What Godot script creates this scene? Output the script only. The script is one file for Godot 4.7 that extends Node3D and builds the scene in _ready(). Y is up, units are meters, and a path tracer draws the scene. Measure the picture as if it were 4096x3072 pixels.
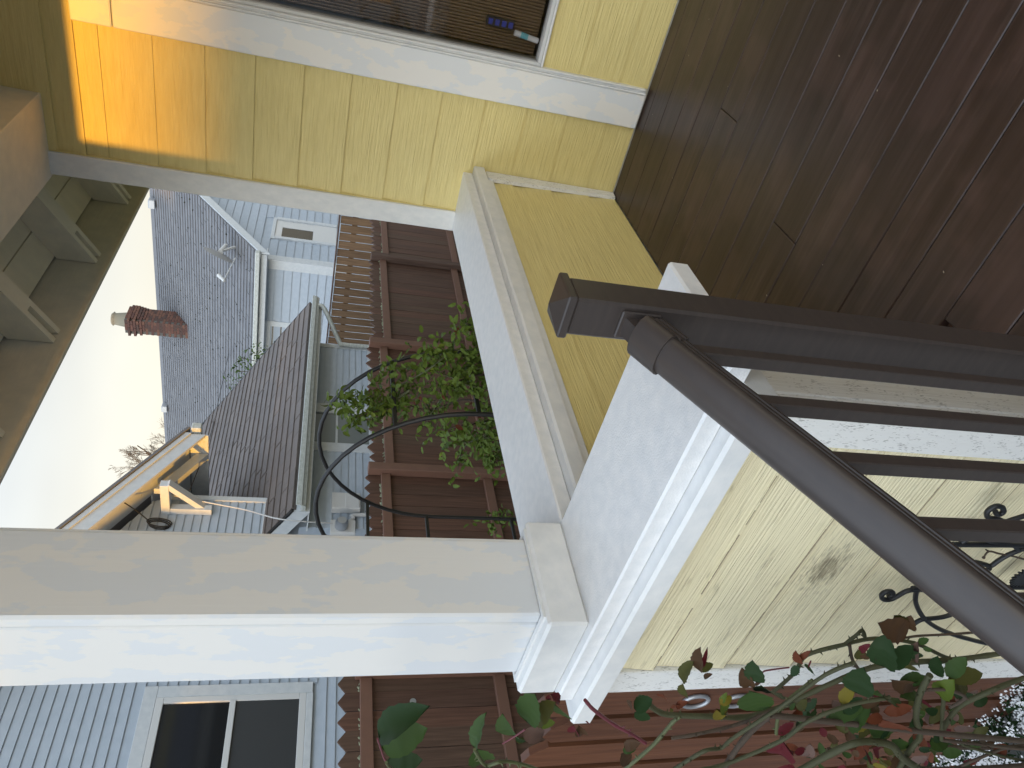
extends Node3D
# Porch corner seen along a yellow clapboard wall, camera held on its side (world up is picture left).
# x = into the house, y = up (porch floor 0), -z = along the wall to the porch end. Metres.

const CAM := Vector3(-3.0076, 1.285, 1.1854)
const CX := Vector3(-0.164777, -0.958237, 0.233733)
const CY := Vector3(0.627136, 0.081117, 0.774674)
const CZ := Vector3(-0.761281, 0.274231, 0.587579)
const FOCAL := 2918.72
const GROUND := -0.95

var rng := RandomNumberGenerator.new()
var M := {}
var cache := {}
var used := {}

# ---------------------------------------------------------------- helpers
func ray(u: float, v: float) -> Vector3:
	return (CX * (u - 2048.0) - CY * (v - 1536.0) - CZ * FOCAL).normalized()
func on_x(u: float, v: float, x: float) -> Vector3:
	var d := ray(u, v)
	return CAM + d * ((x - CAM.x) / d.x)
func on_z(u: float, v: float, z: float) -> Vector3:
	var d := ray(u, v)
	return CAM + d * ((z - CAM.z) / d.z)

func numbered(called: String) -> String:
	var n: int = used.get(called, 0)
	used[called] = n + 1
	return called if n == 0 else "%s_%03d" % [called, n]
func thing(called: String, label: String, category: String, at := Vector3.ZERO, group := "") -> Node3D:
	var o := Node3D.new()
	o.name = numbered(called)
	add_child(o)
	o.position = at
	o.set_meta("label", label)
	o.set_meta("category", category)
	if group != "": o.set_meta("group", group)
	return o
func setting(called: String) -> Node3D:
	var o := Node3D.new()
	o.name = called
	add_child(o)
	o.set_meta("kind", "structure")
	return o
# adds a mesh as a part; `at` and `basis` are in the world
func part(parent: Node3D, called: String, mesh: Mesh, m: Material, at := Vector3.ZERO, basis := Basis.IDENTITY) -> MeshInstance3D:
	var o := MeshInstance3D.new()
	o.name = called
	o.mesh = mesh
	o.material_override = m
	parent.add_child(o, true)
	o.global_transform = Transform3D(basis, at)
	return o

# box with chamfered edges, centred
func cbox(s: Vector3, c := 0.003) -> ArrayMesh:
	c = min(c, min(s.x, min(s.y, s.z)) * 0.3)
	var key := "b%.4f,%.4f,%.4f,%.4f" % [s.x, s.y, s.z, c]
	if cache.has(key): return cache[key]
	var st := SurfaceTool.new()
	st.begin(Mesh.PRIMITIVE_TRIANGLES)
	var h := s * 0.5
	var ax := [Vector3.RIGHT, Vector3.UP, Vector3.BACK]
	var pt := func(sg: Vector3, k: int) -> Vector3:
		var p := Vector3(sg.x * h.x, sg.y * h.y, sg.z * h.z)
		for i in 3:
			if i != k: p[i] -= sg[i] * c
		return p
	var faces := []
	for k in 3:
		for sk in [-1.0, 1.0]:
			var a := (k + 1) % 3
			var b := (k + 2) % 3
			var q := []
			for ab in [[-1, -1], [1, -1], [1, 1], [-1, 1]]:
				var sg := Vector3.ZERO
				sg[k] = sk
				sg[a] = ab[0]
				sg[b] = ab[1]
				q.append(pt.call(sg, k))
			faces.append(q)
	for k in 3:
		var a := (k + 1) % 3
		var b := (k + 2) % 3
		for sa in [-1.0, 1.0]:
			for sb in [-1.0, 1.0]:
				var s0 := Vector3.ZERO
				s0[a] = sa
				s0[b] = sb
				var s1 := s0
				s0[k] = -1
				s1[k] = 1
				faces.append([pt.call(s0, a), pt.call(s1, a), pt.call(s1, b), pt.call(s0, b)])
	for sx in [-1.0, 1.0]:
		for sy in [-1.0, 1.0]:
			for sz in [-1.0, 1.0]:
				var sg := Vector3(sx, sy, sz)
				faces.append([pt.call(sg, 0), pt.call(sg, 1), pt.call(sg, 2)])
	for q in faces: face(st, q, Vector3.ZERO)
	var m := st.commit()
	cache[key] = m
	return m
# flat polygon, turned away from `inside`
func face(st: SurfaceTool, q: Array, inside: Vector3) -> void:
	var mid := Vector3.ZERO
	for p in q: mid += p
	mid /= q.size()
	var p0: Vector3 = q[0]
	var p1: Vector3 = q[1]
	var p2: Vector3 = q[2]
	var n := (p1 - p0).cross(p2 - p0).normalized()
	var qq := q.duplicate()
	if n.dot(mid - inside) < 0: n = -n
	else: qq.reverse()
	for i in range(1, qq.size() - 1):
		for p in [qq[0], qq[i], qq[i + 1]]:
			st.set_normal(n)
			st.add_vertex(p)
# triangle [[p, n], ...] wound to match its normals
func tri(st: SurfaceTool, a: Array, b: Array, c: Array) -> void:
	var p: Vector3 = a[0]
	var q: Vector3 = b[0]
	var r: Vector3 = c[0]
	var n: Vector3 = a[1]
	var o := [a, b, c] if (q - p).cross(r - p).dot(n) < 0 else [a, c, b]
	for v in o:
		st.set_normal(v[1])
		st.add_vertex(v[0])
# box part between two corners
func slab(parent: Node3D, called: String, a: Vector3, b: Vector3, m: Material, c := 0.003) -> MeshInstance3D:
	var lo := Vector3(min(a.x, b.x), min(a.y, b.y), min(a.z, b.z))
	var hi := Vector3(max(a.x, b.x), max(a.y, b.y), max(a.z, b.z))
	return part(parent, called, cbox(hi - lo, c), m, (lo + hi) * 0.5)
# convex prism: polygon (array of Vector3) swept by `by`
func prism(poly: Array, by: Vector3) -> ArrayMesh:
	var st := SurfaceTool.new()
	st.begin(Mesh.PRIMITIVE_TRIANGLES)
	add_prism(st, poly, by)
	return st.commit()
func add_prism(st: SurfaceTool, poly: Array, by: Vector3) -> void:
	var c := Vector3.ZERO
	for p in poly: c += p
	c = c / poly.size() + by * 0.5
	var top := []
	for p in poly: top.append(p + by)
	face(st, poly, c)
	face(st, top, c)
	for i in poly.size():
		var j := (i + 1) % poly.size()
		face(st, [poly[i], poly[j], poly[j] + by, poly[i] + by], c)
# lap board: bottom edge proud. o = lower start point on the wall plane, along = unit direction, out = outward unit
# a0..a1 extent at the bottom, b0..b1 at the top
func lap(a0: float, a1: float, b0: float, b1: float, e: float, along: Vector3, out: Vector3, proud := 0.014) -> ArrayMesh:
	var st := SurfaceTool.new()
	st.begin(Mesh.PRIMITIVE_TRIANGLES)
	var up := Vector3.UP
	var f0 := along * a0 + out * proud
	var f1 := along * a1 + out * proud
	var g0 := along * b0 + up * e + out * (proud * 0.3)
	var g1 := along * b1 + up * e + out * (proud * 0.3)
	var k0 := along * a0 - out * 0.004
	var k1 := along * a1 - out * 0.004
	var l0 := along * b0 + up * e - out * 0.004
	var l1 := along * b1 + up * e - out * 0.004
	var c := (f0 + f1 + g0 + g1 + k0 + k1 + l0 + l1) / 8.0
	face(st, [f0, f1, g1, g0], c)
	face(st, [k0, k1, f1, f0], c)
	face(st, [l0, l1, g1, g0], c)
	face(st, [f0, g0, l0, k0], c)
	face(st, [f1, g1, l1, k1], c)
	face(st, [k0, k1, l1, l0], c)
	return st.commit()
# tube along points, radius per point
func add_tube(st: SurfaceTool, pts: Array, rad: Array, sides := 6, closed_ends := true) -> void:
	var n := pts.size()
	var rings := []
	var side := Vector3.ZERO
	for i in n:
		var p: Vector3 = pts[i]
		var p_prev: Vector3 = pts[max(i - 1, 0)]
		var p_next: Vector3 = pts[min(i + 1, n - 1)]
		var t := (p_next - p_prev).normalized()
		if side == Vector3.ZERO:
			side = t.cross(Vector3.UP if abs(t.y) < 0.9 else Vector3.RIGHT).normalized()
		side = (side - t * side.dot(t)).normalized()
		var up := t.cross(side)
		var r: float = rad[i] if i < rad.size() else rad[-1]
		var ring := []
		for k in sides:
			var a := TAU * k / sides
			ring.append([p + (side * cos(a) + up * sin(a)) * r, side * cos(a) + up * sin(a)])
		rings.append(ring)
	for i in n - 1:
		for k in sides:
			var k2 := (k + 1) % sides
			var q := [rings[i][k], rings[i + 1][k], rings[i + 1][k2], rings[i][k2]]
			tri(st, q[0], q[1], q[2])
			tri(st, q[0], q[2], q[3])
	if closed_ends:
		for e in [0, n - 1]:
			var nn: Vector3 = (pts[0] - pts[1]).normalized() if e == 0 else (pts[n - 1] - pts[n - 2]).normalized()
			for k in range(1, sides - 1):
				tri(st, [rings[e][0][0], nn], [rings[e][k][0], nn], [rings[e][k + 1][0], nn])
func tube(pts: Array, rad: Array, sides := 6) -> ArrayMesh:
	var st := SurfaceTool.new()
	st.begin(Mesh.PRIMITIVE_TRIANGLES)
	add_tube(st, pts, rad, sides)
	return st.commit()
func smooth(pts: Array, sub := 4) -> Array:
	var out := []
	for i in pts.size() - 1:
		var p0: Vector3 = pts[max(i - 1, 0)]
		var p1: Vector3 = pts[i]
		var p2: Vector3 = pts[i + 1]
		var p3: Vector3 = pts[min(i + 2, pts.size() - 1)]
		for k in sub:
			out.append(p1.cubic_interpolate(p2, p0, p3, float(k) / sub))
	out.append(pts[-1])
	return out

# ---------------------------------------------------------------- textures and materials
# long streaks along U (or V), seamless; lo..hi grey range, power shapes it
func streak_img(seed_: int, w: int, h: int, stretch: int, freq: float, lo: float, hi: float, power := 1.0, along_v := false, warp := 0.0) -> Image:
	var n := FastNoiseLite.new()
	n.seed = seed_
	n.noise_type = FastNoiseLite.TYPE_SIMPLEX_SMOOTH
	n.frequency = freq
	n.fractal_octaves = 4
	n.fractal_gain = 0.6
	if warp > 0.0:
		n.domain_warp_enabled = true
		n.domain_warp_amplitude = warp
		n.domain_warp_frequency = freq * 0.35
	var im := n.get_seamless_image(max(8, w / stretch), h, false, false, 0.2, true)
	im.convert(Image.FORMAT_L8)
	im.resize(w, h, Image.INTERPOLATE_CUBIC)
	if lo != 0.0 or hi != 1.0 or power != 1.0:
		var d := im.get_data()
		var lut := PackedByteArray()
		for i in 256: lut.append(int(clamp(lo + (hi - lo) * pow(i / 255.0, power), 0.0, 1.0) * 255.0))
		for i in d.size(): d[i] = lut[d[i]]
		im = Image.create_from_data(w, h, false, Image.FORMAT_L8, d)
	if along_v: im.rotate_90(CLOCKWISE)
	return im
func mul(a: Image, b: Image) -> Image:
	if b.get_width() != a.get_width() or b.get_height() != a.get_height(): b.resize(a.get_width(), a.get_height())
	var da := a.get_data()
	var db := b.get_data()
	for i in da.size(): da[i] = int(da[i] * db[i] / 255)
	return Image.create_from_data(a.get_width(), a.get_height(), false, Image.FORMAT_L8, da)
# grey image to two-colour image
func ramp(a: Image, c0: Color, c1: Color) -> Image:
	var d := a.get_data()
	var out := PackedByteArray()
	out.resize(d.size() * 3)
	for i in d.size():
		var t := d[i] / 255.0
		out[i * 3] = int(255 * lerp(c0.r, c1.r, t))
		out[i * 3 + 1] = int(255 * lerp(c0.g, c1.g, t))
		out[i * 3 + 2] = int(255 * lerp(c0.b, c1.b, t))
	return Image.create_from_data(a.get_width(), a.get_height(), false, Image.FORMAT_RGB8, out)
func tex(im: Image) -> ImageTexture:
	im.generate_mipmaps()
	return ImageTexture.create_from_image(im)
func lin(r: float, g: float, b: float) -> Color:
	return Color(r, g, b).linear_to_srgb()
func mat(c: Color, rough := 0.6, albedo: Texture2D = null, bump: Texture2D = null, bump_cm := 0.1, scale := Vector3.ONE, world := true) -> StandardMaterial3D:
	var m := StandardMaterial3D.new()
	m.albedo_color = c
	m.roughness = rough
	m.metallic_specular = 0.5
	if albedo: m.albedo_texture = albedo
	if bump:
		m.heightmap_enabled = true
		m.heightmap_texture = bump
		m.heightmap_scale = bump_cm
	if albedo or bump:
		m.uv1_triplanar = true
		m.uv1_world_triplanar = world
		m.uv1_scale = scale
	return m

func make_materials() -> void:
	var G := lin
	# fibre-cement cedar grain: fine ridges along the board, with slow waves
	var ridge := streak_img(3, 512, 512, 14, 0.055, 0.0, 1.0, 1.0, false, 9.0)
	var fine := streak_img(9, 512, 512, 20, 0.16, 0.35, 1.0, 1.0, false, 4.0)
	var grain_u := tex(mul(ridge, fine))
	var gv := mul(streak_img(5, 512, 512, 12, 0.07, 0.1, 1.0, 1.0, false, 6.0), streak_img(19, 512, 512, 16, 0.2, 0.5, 1.0))
	gv.rotate_90(CLOCKWISE)
	var grain_v := tex(gv)
	# tone: soft blotches, nearly even
	var blot := streak_img(21, 512, 512, 1, 0.012, 0.0, 1.0)
	var tone_yellow := tex(ramp(mul(streak_img(22, 512, 512, 4, 0.02, 0.55, 1.0), streak_img(23, 512, 512, 10, 0.12, 0.7, 1.0)), Color(0.86, 0.84, 0.80), Color(1, 1, 1)))
	var tone_white := tex(ramp(blot, Color(0.93, 0.94, 0.95), Color(1, 1, 1)))
	# touched-up paint: patches of a cooler white with outlines of their own
	var tp := streak_img(25, 512, 512, 1, 0.011, 0.0, 1.0, 1.0, false, 40.0)
	var dt := tp.get_data()
	for i in dt.size(): dt[i] = int(255.0 * clamp((dt[i] / 255.0 - 0.52) * 22.0, 0.0, 1.0))
	var tone_patch := tex(ramp(Image.create_from_data(512, 512, false, Image.FORMAT_L8, dt), Color(1, 0.994, 0.982), Color(0.963, 0.975, 0.99)))
	# weathered outside boards: mildew speckle in patches along the grooves
	var mil := mul(streak_img(31, 512, 512, 2, 0.010, 0.0, 1.0, 1.8), streak_img(32, 512, 512, 10, 0.30, 0.0, 1.0, 0.8))
	var dm := mil.get_data()
	for i in dm.size(): dm[i] = int(255.0 * clamp((dm[i] / 255.0 - 0.33) * 2.6, 0.0, 1.0))
	mil = Image.create_from_data(512, 512, false, Image.FORMAT_L8, dm)
	var tone_mildew := tex(ramp(mil, Color(1, 1, 1), Color(0.70, 0.68, 0.64)))
	# brush-marked paint relief
	var paint_bump := tex(mul(streak_img(41, 512, 512, 2, 0.09, 0.3, 1.0), streak_img(42, 512, 512, 8, 0.2, 0.6, 1.0)))
	# thick orange-peel paint on the caps
	var peel_bump := tex(streak_img(47, 512, 512, 1, 0.11, 0.0, 1.0, 0.8))
	# flaking paint: dark slits along the grain on old trims
	var fl := mul(streak_img(51, 512, 512, 5, 0.34, 0.0, 1.0, 1.0), streak_img(52, 512, 512, 1, 0.02, 0.4, 1.0))
	var df := fl.get_data()
	for i in df.size(): df[i] = int(255.0 * clamp((df[i] / 255.0 - 0.53) * 9.0, 0.0, 1.0))
	fl = Image.create_from_data(512, 512, false, Image.FORMAT_L8, df)
	var flv := fl.duplicate() as Image
	flv.rotate_90(CLOCKWISE)
	var tone_flake := tex(ramp(flv, Color(1, 1, 1), Color(0.45, 0.44, 0.43)))

	M.yellow = mat(G.call(0.790, 0.672, 0.295), 0.42, tone_yellow, grain_u, 0.26, Vector3(1.6, 3.4, 1.6))
	M.faded = mat(G.call(0.800, 0.720, 0.485), 0.55, tone_mildew, grain_u, 0.30, Vector3(1.5, 5.0, 1.5))
	M.white = mat(G.call(0.80, 0.80, 0.79), 0.42, tone_white, paint_bump, 0.035, Vector3(2, 2, 2))
	M.white_grain = mat(G.call(0.79, 0.79, 0.77), 0.45, tone_white, grain_v, 0.09, Vector3(3, 2, 3))
	M.patched = mat(G.call(0.83, 0.83, 0.82), 0.42, tone_patch, paint_bump, 0.035, Vector3(1.4, 0.8, 1.4))
	M.white_cap = mat(G.call(0.82, 0.82, 0.82), 0.33, tone_white, peel_bump, 0.055, Vector3(3.2, 3.2, 3.2))
	M.white_flaked = mat(G.call(0.78, 0.78, 0.76), 0.55, tone_flake, grain_v, 0.12, Vector3(4, 2, 4))
	M.cream = mat(G.call(0.70, 0.66, 0.56), 0.5, tone_white, grain_u, 0.10, Vector3(1.4, 1.6, 1.4))
	M.soffit = mat(G.call(0.80, 0.745, 0.60), 0.55, tone_white, paint_bump, 0.05, Vector3(1.5, 1.5, 1.5))
	M.vinyl = mat(G.call(0.62, 0.63, 0.63), 0.4)
	M.lap_grime_shade = mat(G.call(0.30, 0.25, 0.16), 0.9)  # dark brown for lap edges: dirt and the seam shade painted with it

	# deck paint: dark brown, grain along z (V on the top plane), worn and swept patches
	var dk := mul(streak_img(61, 512, 512, 14, 0.05, 0.35, 1.0, 1.0, true, 6.0), streak_img(62, 512, 512, 20, 0.2, 0.55, 1.0, 1.0, true))
	var dust := streak_img(63, 512, 512, 1, 0.0065, 0.0, 1.0, 1.0, false, 30.0)
	var dd := dust.get_data()
	for i in dd.size(): dd[i] = int(255.0 * clamp((dd[i] / 255.0 - 0.50) * 6.0, 0.0, 1.0))
	dust = Image.create_from_data(512, 512, false, Image.FORMAT_L8, dd)
	var deck_col := ramp(dk, Color(0.50, 0.44, 0.40), Color(1, 1, 1))
	var du := dust.get_data()
	var dc := deck_col.get_data()
	for i in du.size():
		var t := du[i] / 255.0 * 0.30
		for k in 3:
			dc[i * 3 + k] = int(lerp(float(dc[i * 3 + k]), [255.0, 238.0, 240.0][k], t) * lerp(0.82, 1.0, t))
	deck_col = Image.create_from_data(512, 512, false, Image.FORMAT_RGB8, dc)
	M.deck = []
	for k in 3:
		var m := mat([G.call(0.145, 0.098, 0.084), G.call(0.137, 0.092, 0.079), G.call(0.153, 0.102, 0.086)][k], 0.38, tex(deck_col) if k == 0 else M.deck[0].albedo_texture, null, 0.0, Vector3(0.62, 1, 0.62))
		m.heightmap_enabled = true
		m.heightmap_texture = tex(dk) if k == 0 else M.deck[0].heightmap_texture
		m.heightmap_scale = 0.10
		m.uv1_offset = Vector3(0.31 * k, 0, 0.17 * k)
		M.deck.append(m)
	M.deck_side = mat(G.call(0.122, 0.080, 0.066), 0.6)

	var metal_tone := tex(ramp(streak_img(71, 512, 512, 6, 0.03, 0.0, 1.0, 1.4), Color(0.88, 0.88, 0.9), Color(1, 1, 1)))
	M.bronze = mat(G.call(0.058, 0.047, 0.042), 0.36, metal_tone, null, 0, Vector3(4, 4, 4))
	M.iron = mat(G.call(0.012, 0.013, 0.016), 0.45)
	M.arbor = mat(G.call(0.014, 0.013, 0.013), 0.5)
	M.steel = mat(G.call(0.42, 0.44, 0.47), 0.4)
	M.steel.metallic = 0.6

	# fence stain, grain upright
	var fen := ramp(mul(streak_img(81, 512, 512, 12, 0.045, 0.25, 1.0, 1.0, true, 5.0), streak_img(82, 512, 512, 16, 0.18, 0.6, 1.0, 1.0, true)), Color(0.60, 0.56, 0.54), Color(1, 1, 1))
	var fent := tex(fen)
	M.fence = []
	for c in [G.call(0.172, 0.088, 0.058), G.call(0.150, 0.080, 0.054), G.call(0.190, 0.094, 0.061), G.call(0.160, 0.094, 0.062), G.call(0.178, 0.084, 0.056)]:
		var m := mat(c, 0.65, fent, grain_v, 0.06, Vector3(1.4, 0.7, 1.4))
		m.uv1_offset = Vector3(0.13 * M.fence.size(), 0.29 * M.fence.size(), 0.07)
		M.fence.append(m)
	M.fence_weathered = mat(G.call(0.175, 0.110, 0.082), 0.8, fent, grain_v, 0.08, Vector3(1.4, 0.9, 1.4))
	M.fence_rail = mat(G.call(0.180, 0.090, 0.060), 0.6, tone_white, grain_u, 0.06, Vector3(1, 1, 1))
	M.cedar = []
	for c in [G.call(0.33, 0.20, 0.10), G.call(0.29, 0.175, 0.09), G.call(0.36, 0.22, 0.115)]:
		M.cedar.append(mat(c, 0.6, fent, grain_v, 0.06, Vector3(1, 0.6, 1)))
	M.gate = []
	for c in [G.call(0.175, 0.070, 0.034), G.call(0.155, 0.062, 0.031), G.call(0.195, 0.078, 0.037)]:
		var m := mat(c, 0.5, fent, grain_v, 0.10, Vector3(2, 1, 2))
		m.uv1_offset = Vector3(0.2 * M.gate.size(), 0.4 * M.gate.size(), 0)
		M.gate.append(m)
	M.moss = mat(G.call(0.22, 0.24, 0.03), 0.95, tone_yellow, peel_bump, 0.4, Vector3(8, 8, 8))
	M.lichen = mat(G.call(0.30, 0.32, 0.22), 0.95, null, peel_bump, 0.4, Vector3(8, 8, 8))

	M.blue = []
	for c in [G.call(0.43, 0.49, 0.56), G.call(0.415, 0.475, 0.545), G.call(0.445, 0.505, 0.575)]:
		M.blue.append(mat(c, 0.55, tone_white, grain_u, 0.05, Vector3(0.8, 1.2, 0.8)))
	M.blue_trim = mat(G.call(0.62, 0.65, 0.67), 0.5, tone_white, paint_bump, 0.04, Vector3(1.5, 1.5, 1.5))
	M.dark_glass = mat(G.call(0.012, 0.014, 0.018), 0.08)
	M.screen = mat(G.call(0.035, 0.038, 0.042), 0.5)
	M.pale_glass = mat(G.call(0.20, 0.22, 0.21), 0.12)
	var grit := tex(ramp(mul(streak_img(91, 512, 512, 1, 0.25, 0.4, 1.0), streak_img(92, 512, 512, 1, 0.02, 0.6, 1.0)), Color(0.86, 0.86, 0.86), Color(1, 1, 1)))
	var gritb := tex(streak_img(93, 512, 512, 1, 0.3, 0.0, 1.0))
	M.shingle_grey = []
	for c in [G.call(0.212, 0.216, 0.232), G.call(0.202, 0.206, 0.222), G.call(0.224, 0.228, 0.244), G.call(0.194, 0.198, 0.214)]:
		M.shingle_grey.append(mat(c, 0.9, grit, gritb, 0.2, Vector3(3, 3, 3)))
	M.shingle_brown = []
	for c in [G.call(0.190, 0.162, 0.150), G.call(0.176, 0.152, 0.142), G.call(0.202, 0.172, 0.158), G.call(0.182, 0.158, 0.150)]:
		M.shingle_brown.append(mat(c, 0.9, grit, gritb, 0.2, Vector3(4, 4, 4)))
	M.roof_moss = mat(G.call(0.030, 0.032, 0.010), 0.95, grit, gritb, 0.3, Vector3(8, 8, 8))
	M.brick = []
	for c in [G.call(0.145, 0.066, 0.050), G.call(0.115, 0.056, 0.046), G.call(0.175, 0.085, 0.060), G.call(0.095, 0.055, 0.047)]:
		M.brick.append(mat(c, 0.9, grit, gritb, 0.2, Vector3(5, 5, 5)))
	M.mortar = mat(G.call(0.13, 0.12, 0.11), 0.95, grit, gritb, 0.2, Vector3(6, 6, 6))
	M.clay = mat(G.call(0.32, 0.30, 0.24), 0.8, grit, gritb, 0.1, Vector3(3, 3, 3))
	M.gutter = mat(G.call(0.62, 0.64, 0.63), 0.35, tex(ramp(streak_img(95, 512, 512, 3, 0.03, 0.0, 1.0, 0.7), Color(0.72, 0.74, 0.70), Color(1, 1, 1))), null, 0, Vector3(2, 2, 2))
	M.ground = mat(G.call(0.20, 0.205, 0.20), 0.95, grit, gritb, 1.5, Vector3(0.6, 0.6, 0.6))
	M.asphalt = mat(G.call(0.05, 0.05, 0.052), 0.9, grit, gritb, 0.3, Vector3(1, 1, 1))
	M.cable = mat(G.call(0.012, 0.012, 0.012), 0.6)
	M.grey_plastic = mat(G.call(0.58, 0.58, 0.57), 0.5)

	M.leaf = {}
	var vein := tex(ramp(streak_img(97, 256, 256, 2, 0.06, 0.0, 1.0), Color(0.75, 0.78, 0.7), Color(1, 1, 1)))
	for kv in [["dark", G.call(0.020, 0.045, 0.014)], ["green", G.call(0.045, 0.082, 0.020)], ["lime", G.call(0.095, 0.130, 0.018)], ["olive", G.call(0.072, 0.068, 0.016)], ["yellow", G.call(0.19, 0.145, 0.018)], ["brown", G.call(0.080, 0.040, 0.020)], ["rust", G.call(0.145, 0.038, 0.018)], ["red", G.call(0.120, 0.014, 0.022)], ["mauve", G.call(0.160, 0.095, 0.085)], ["vine", G.call(0.115, 0.165, 0.028)], ["vinedark", G.call(0.070, 0.110, 0.022)], ["vinelime", G.call(0.190, 0.230, 0.038)]]:
		var m := mat(kv[1], 0.55, vein, null, 0, Vector3(14, 14, 14), false)
		m.metallic_specular = 0.3
		m.backlight = Color(0.35, 0.4, 0.15)
		m.cull_mode = BaseMaterial3D.CULL_DISABLED
		M.leaf[kv[0]] = m
	M.cane = mat(G.call(0.055, 0.056, 0.020), 0.65, grit, gritb, 0.1, Vector3(12, 12, 12))
	M.cane_young = mat(G.call(0.075, 0.085, 0.032), 0.6)
	M.cane_old = mat(G.call(0.080, 0.054, 0.035), 0.8, grit, gritb, 0.2, Vector3(12, 12, 12))
	M.cane_red = mat(G.call(0.13, 0.028, 0.040), 0.5)
	M.bark = mat(G.call(0.10, 0.085, 0.07), 0.9)
	M.petal = mat(G.call(0.80, 0.80, 0.80), 0.6)
	M.petal.cull_mode = BaseMaterial3D.CULL_DISABLED
	M.room = mat(G.call(0.10, 0.075, 0.05), 0.9)

# ---------------------------------------------------------------- our porch
const LAP := 0.1778
const SEAM := 0.1335

func boards(parent: Node3D, origin: Vector3, along: Vector3, out: Vector3, a0: float, a1: float, y0: float, y1: float, m: Material, first := -6, last := 16, proud := 0.012) -> void:
	for k in range(first, last):
		var lo: float = max(SEAM + LAP * k, y0)
		var hi: float = min(SEAM + LAP * (k + 1), y1)
		if hi - lo < 0.02: continue
		part(parent, "siding_board", lap(a0, a1, a0, a1, hi - lo, along, out, proud), m, Vector3(origin.x, lo, origin.z))

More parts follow.
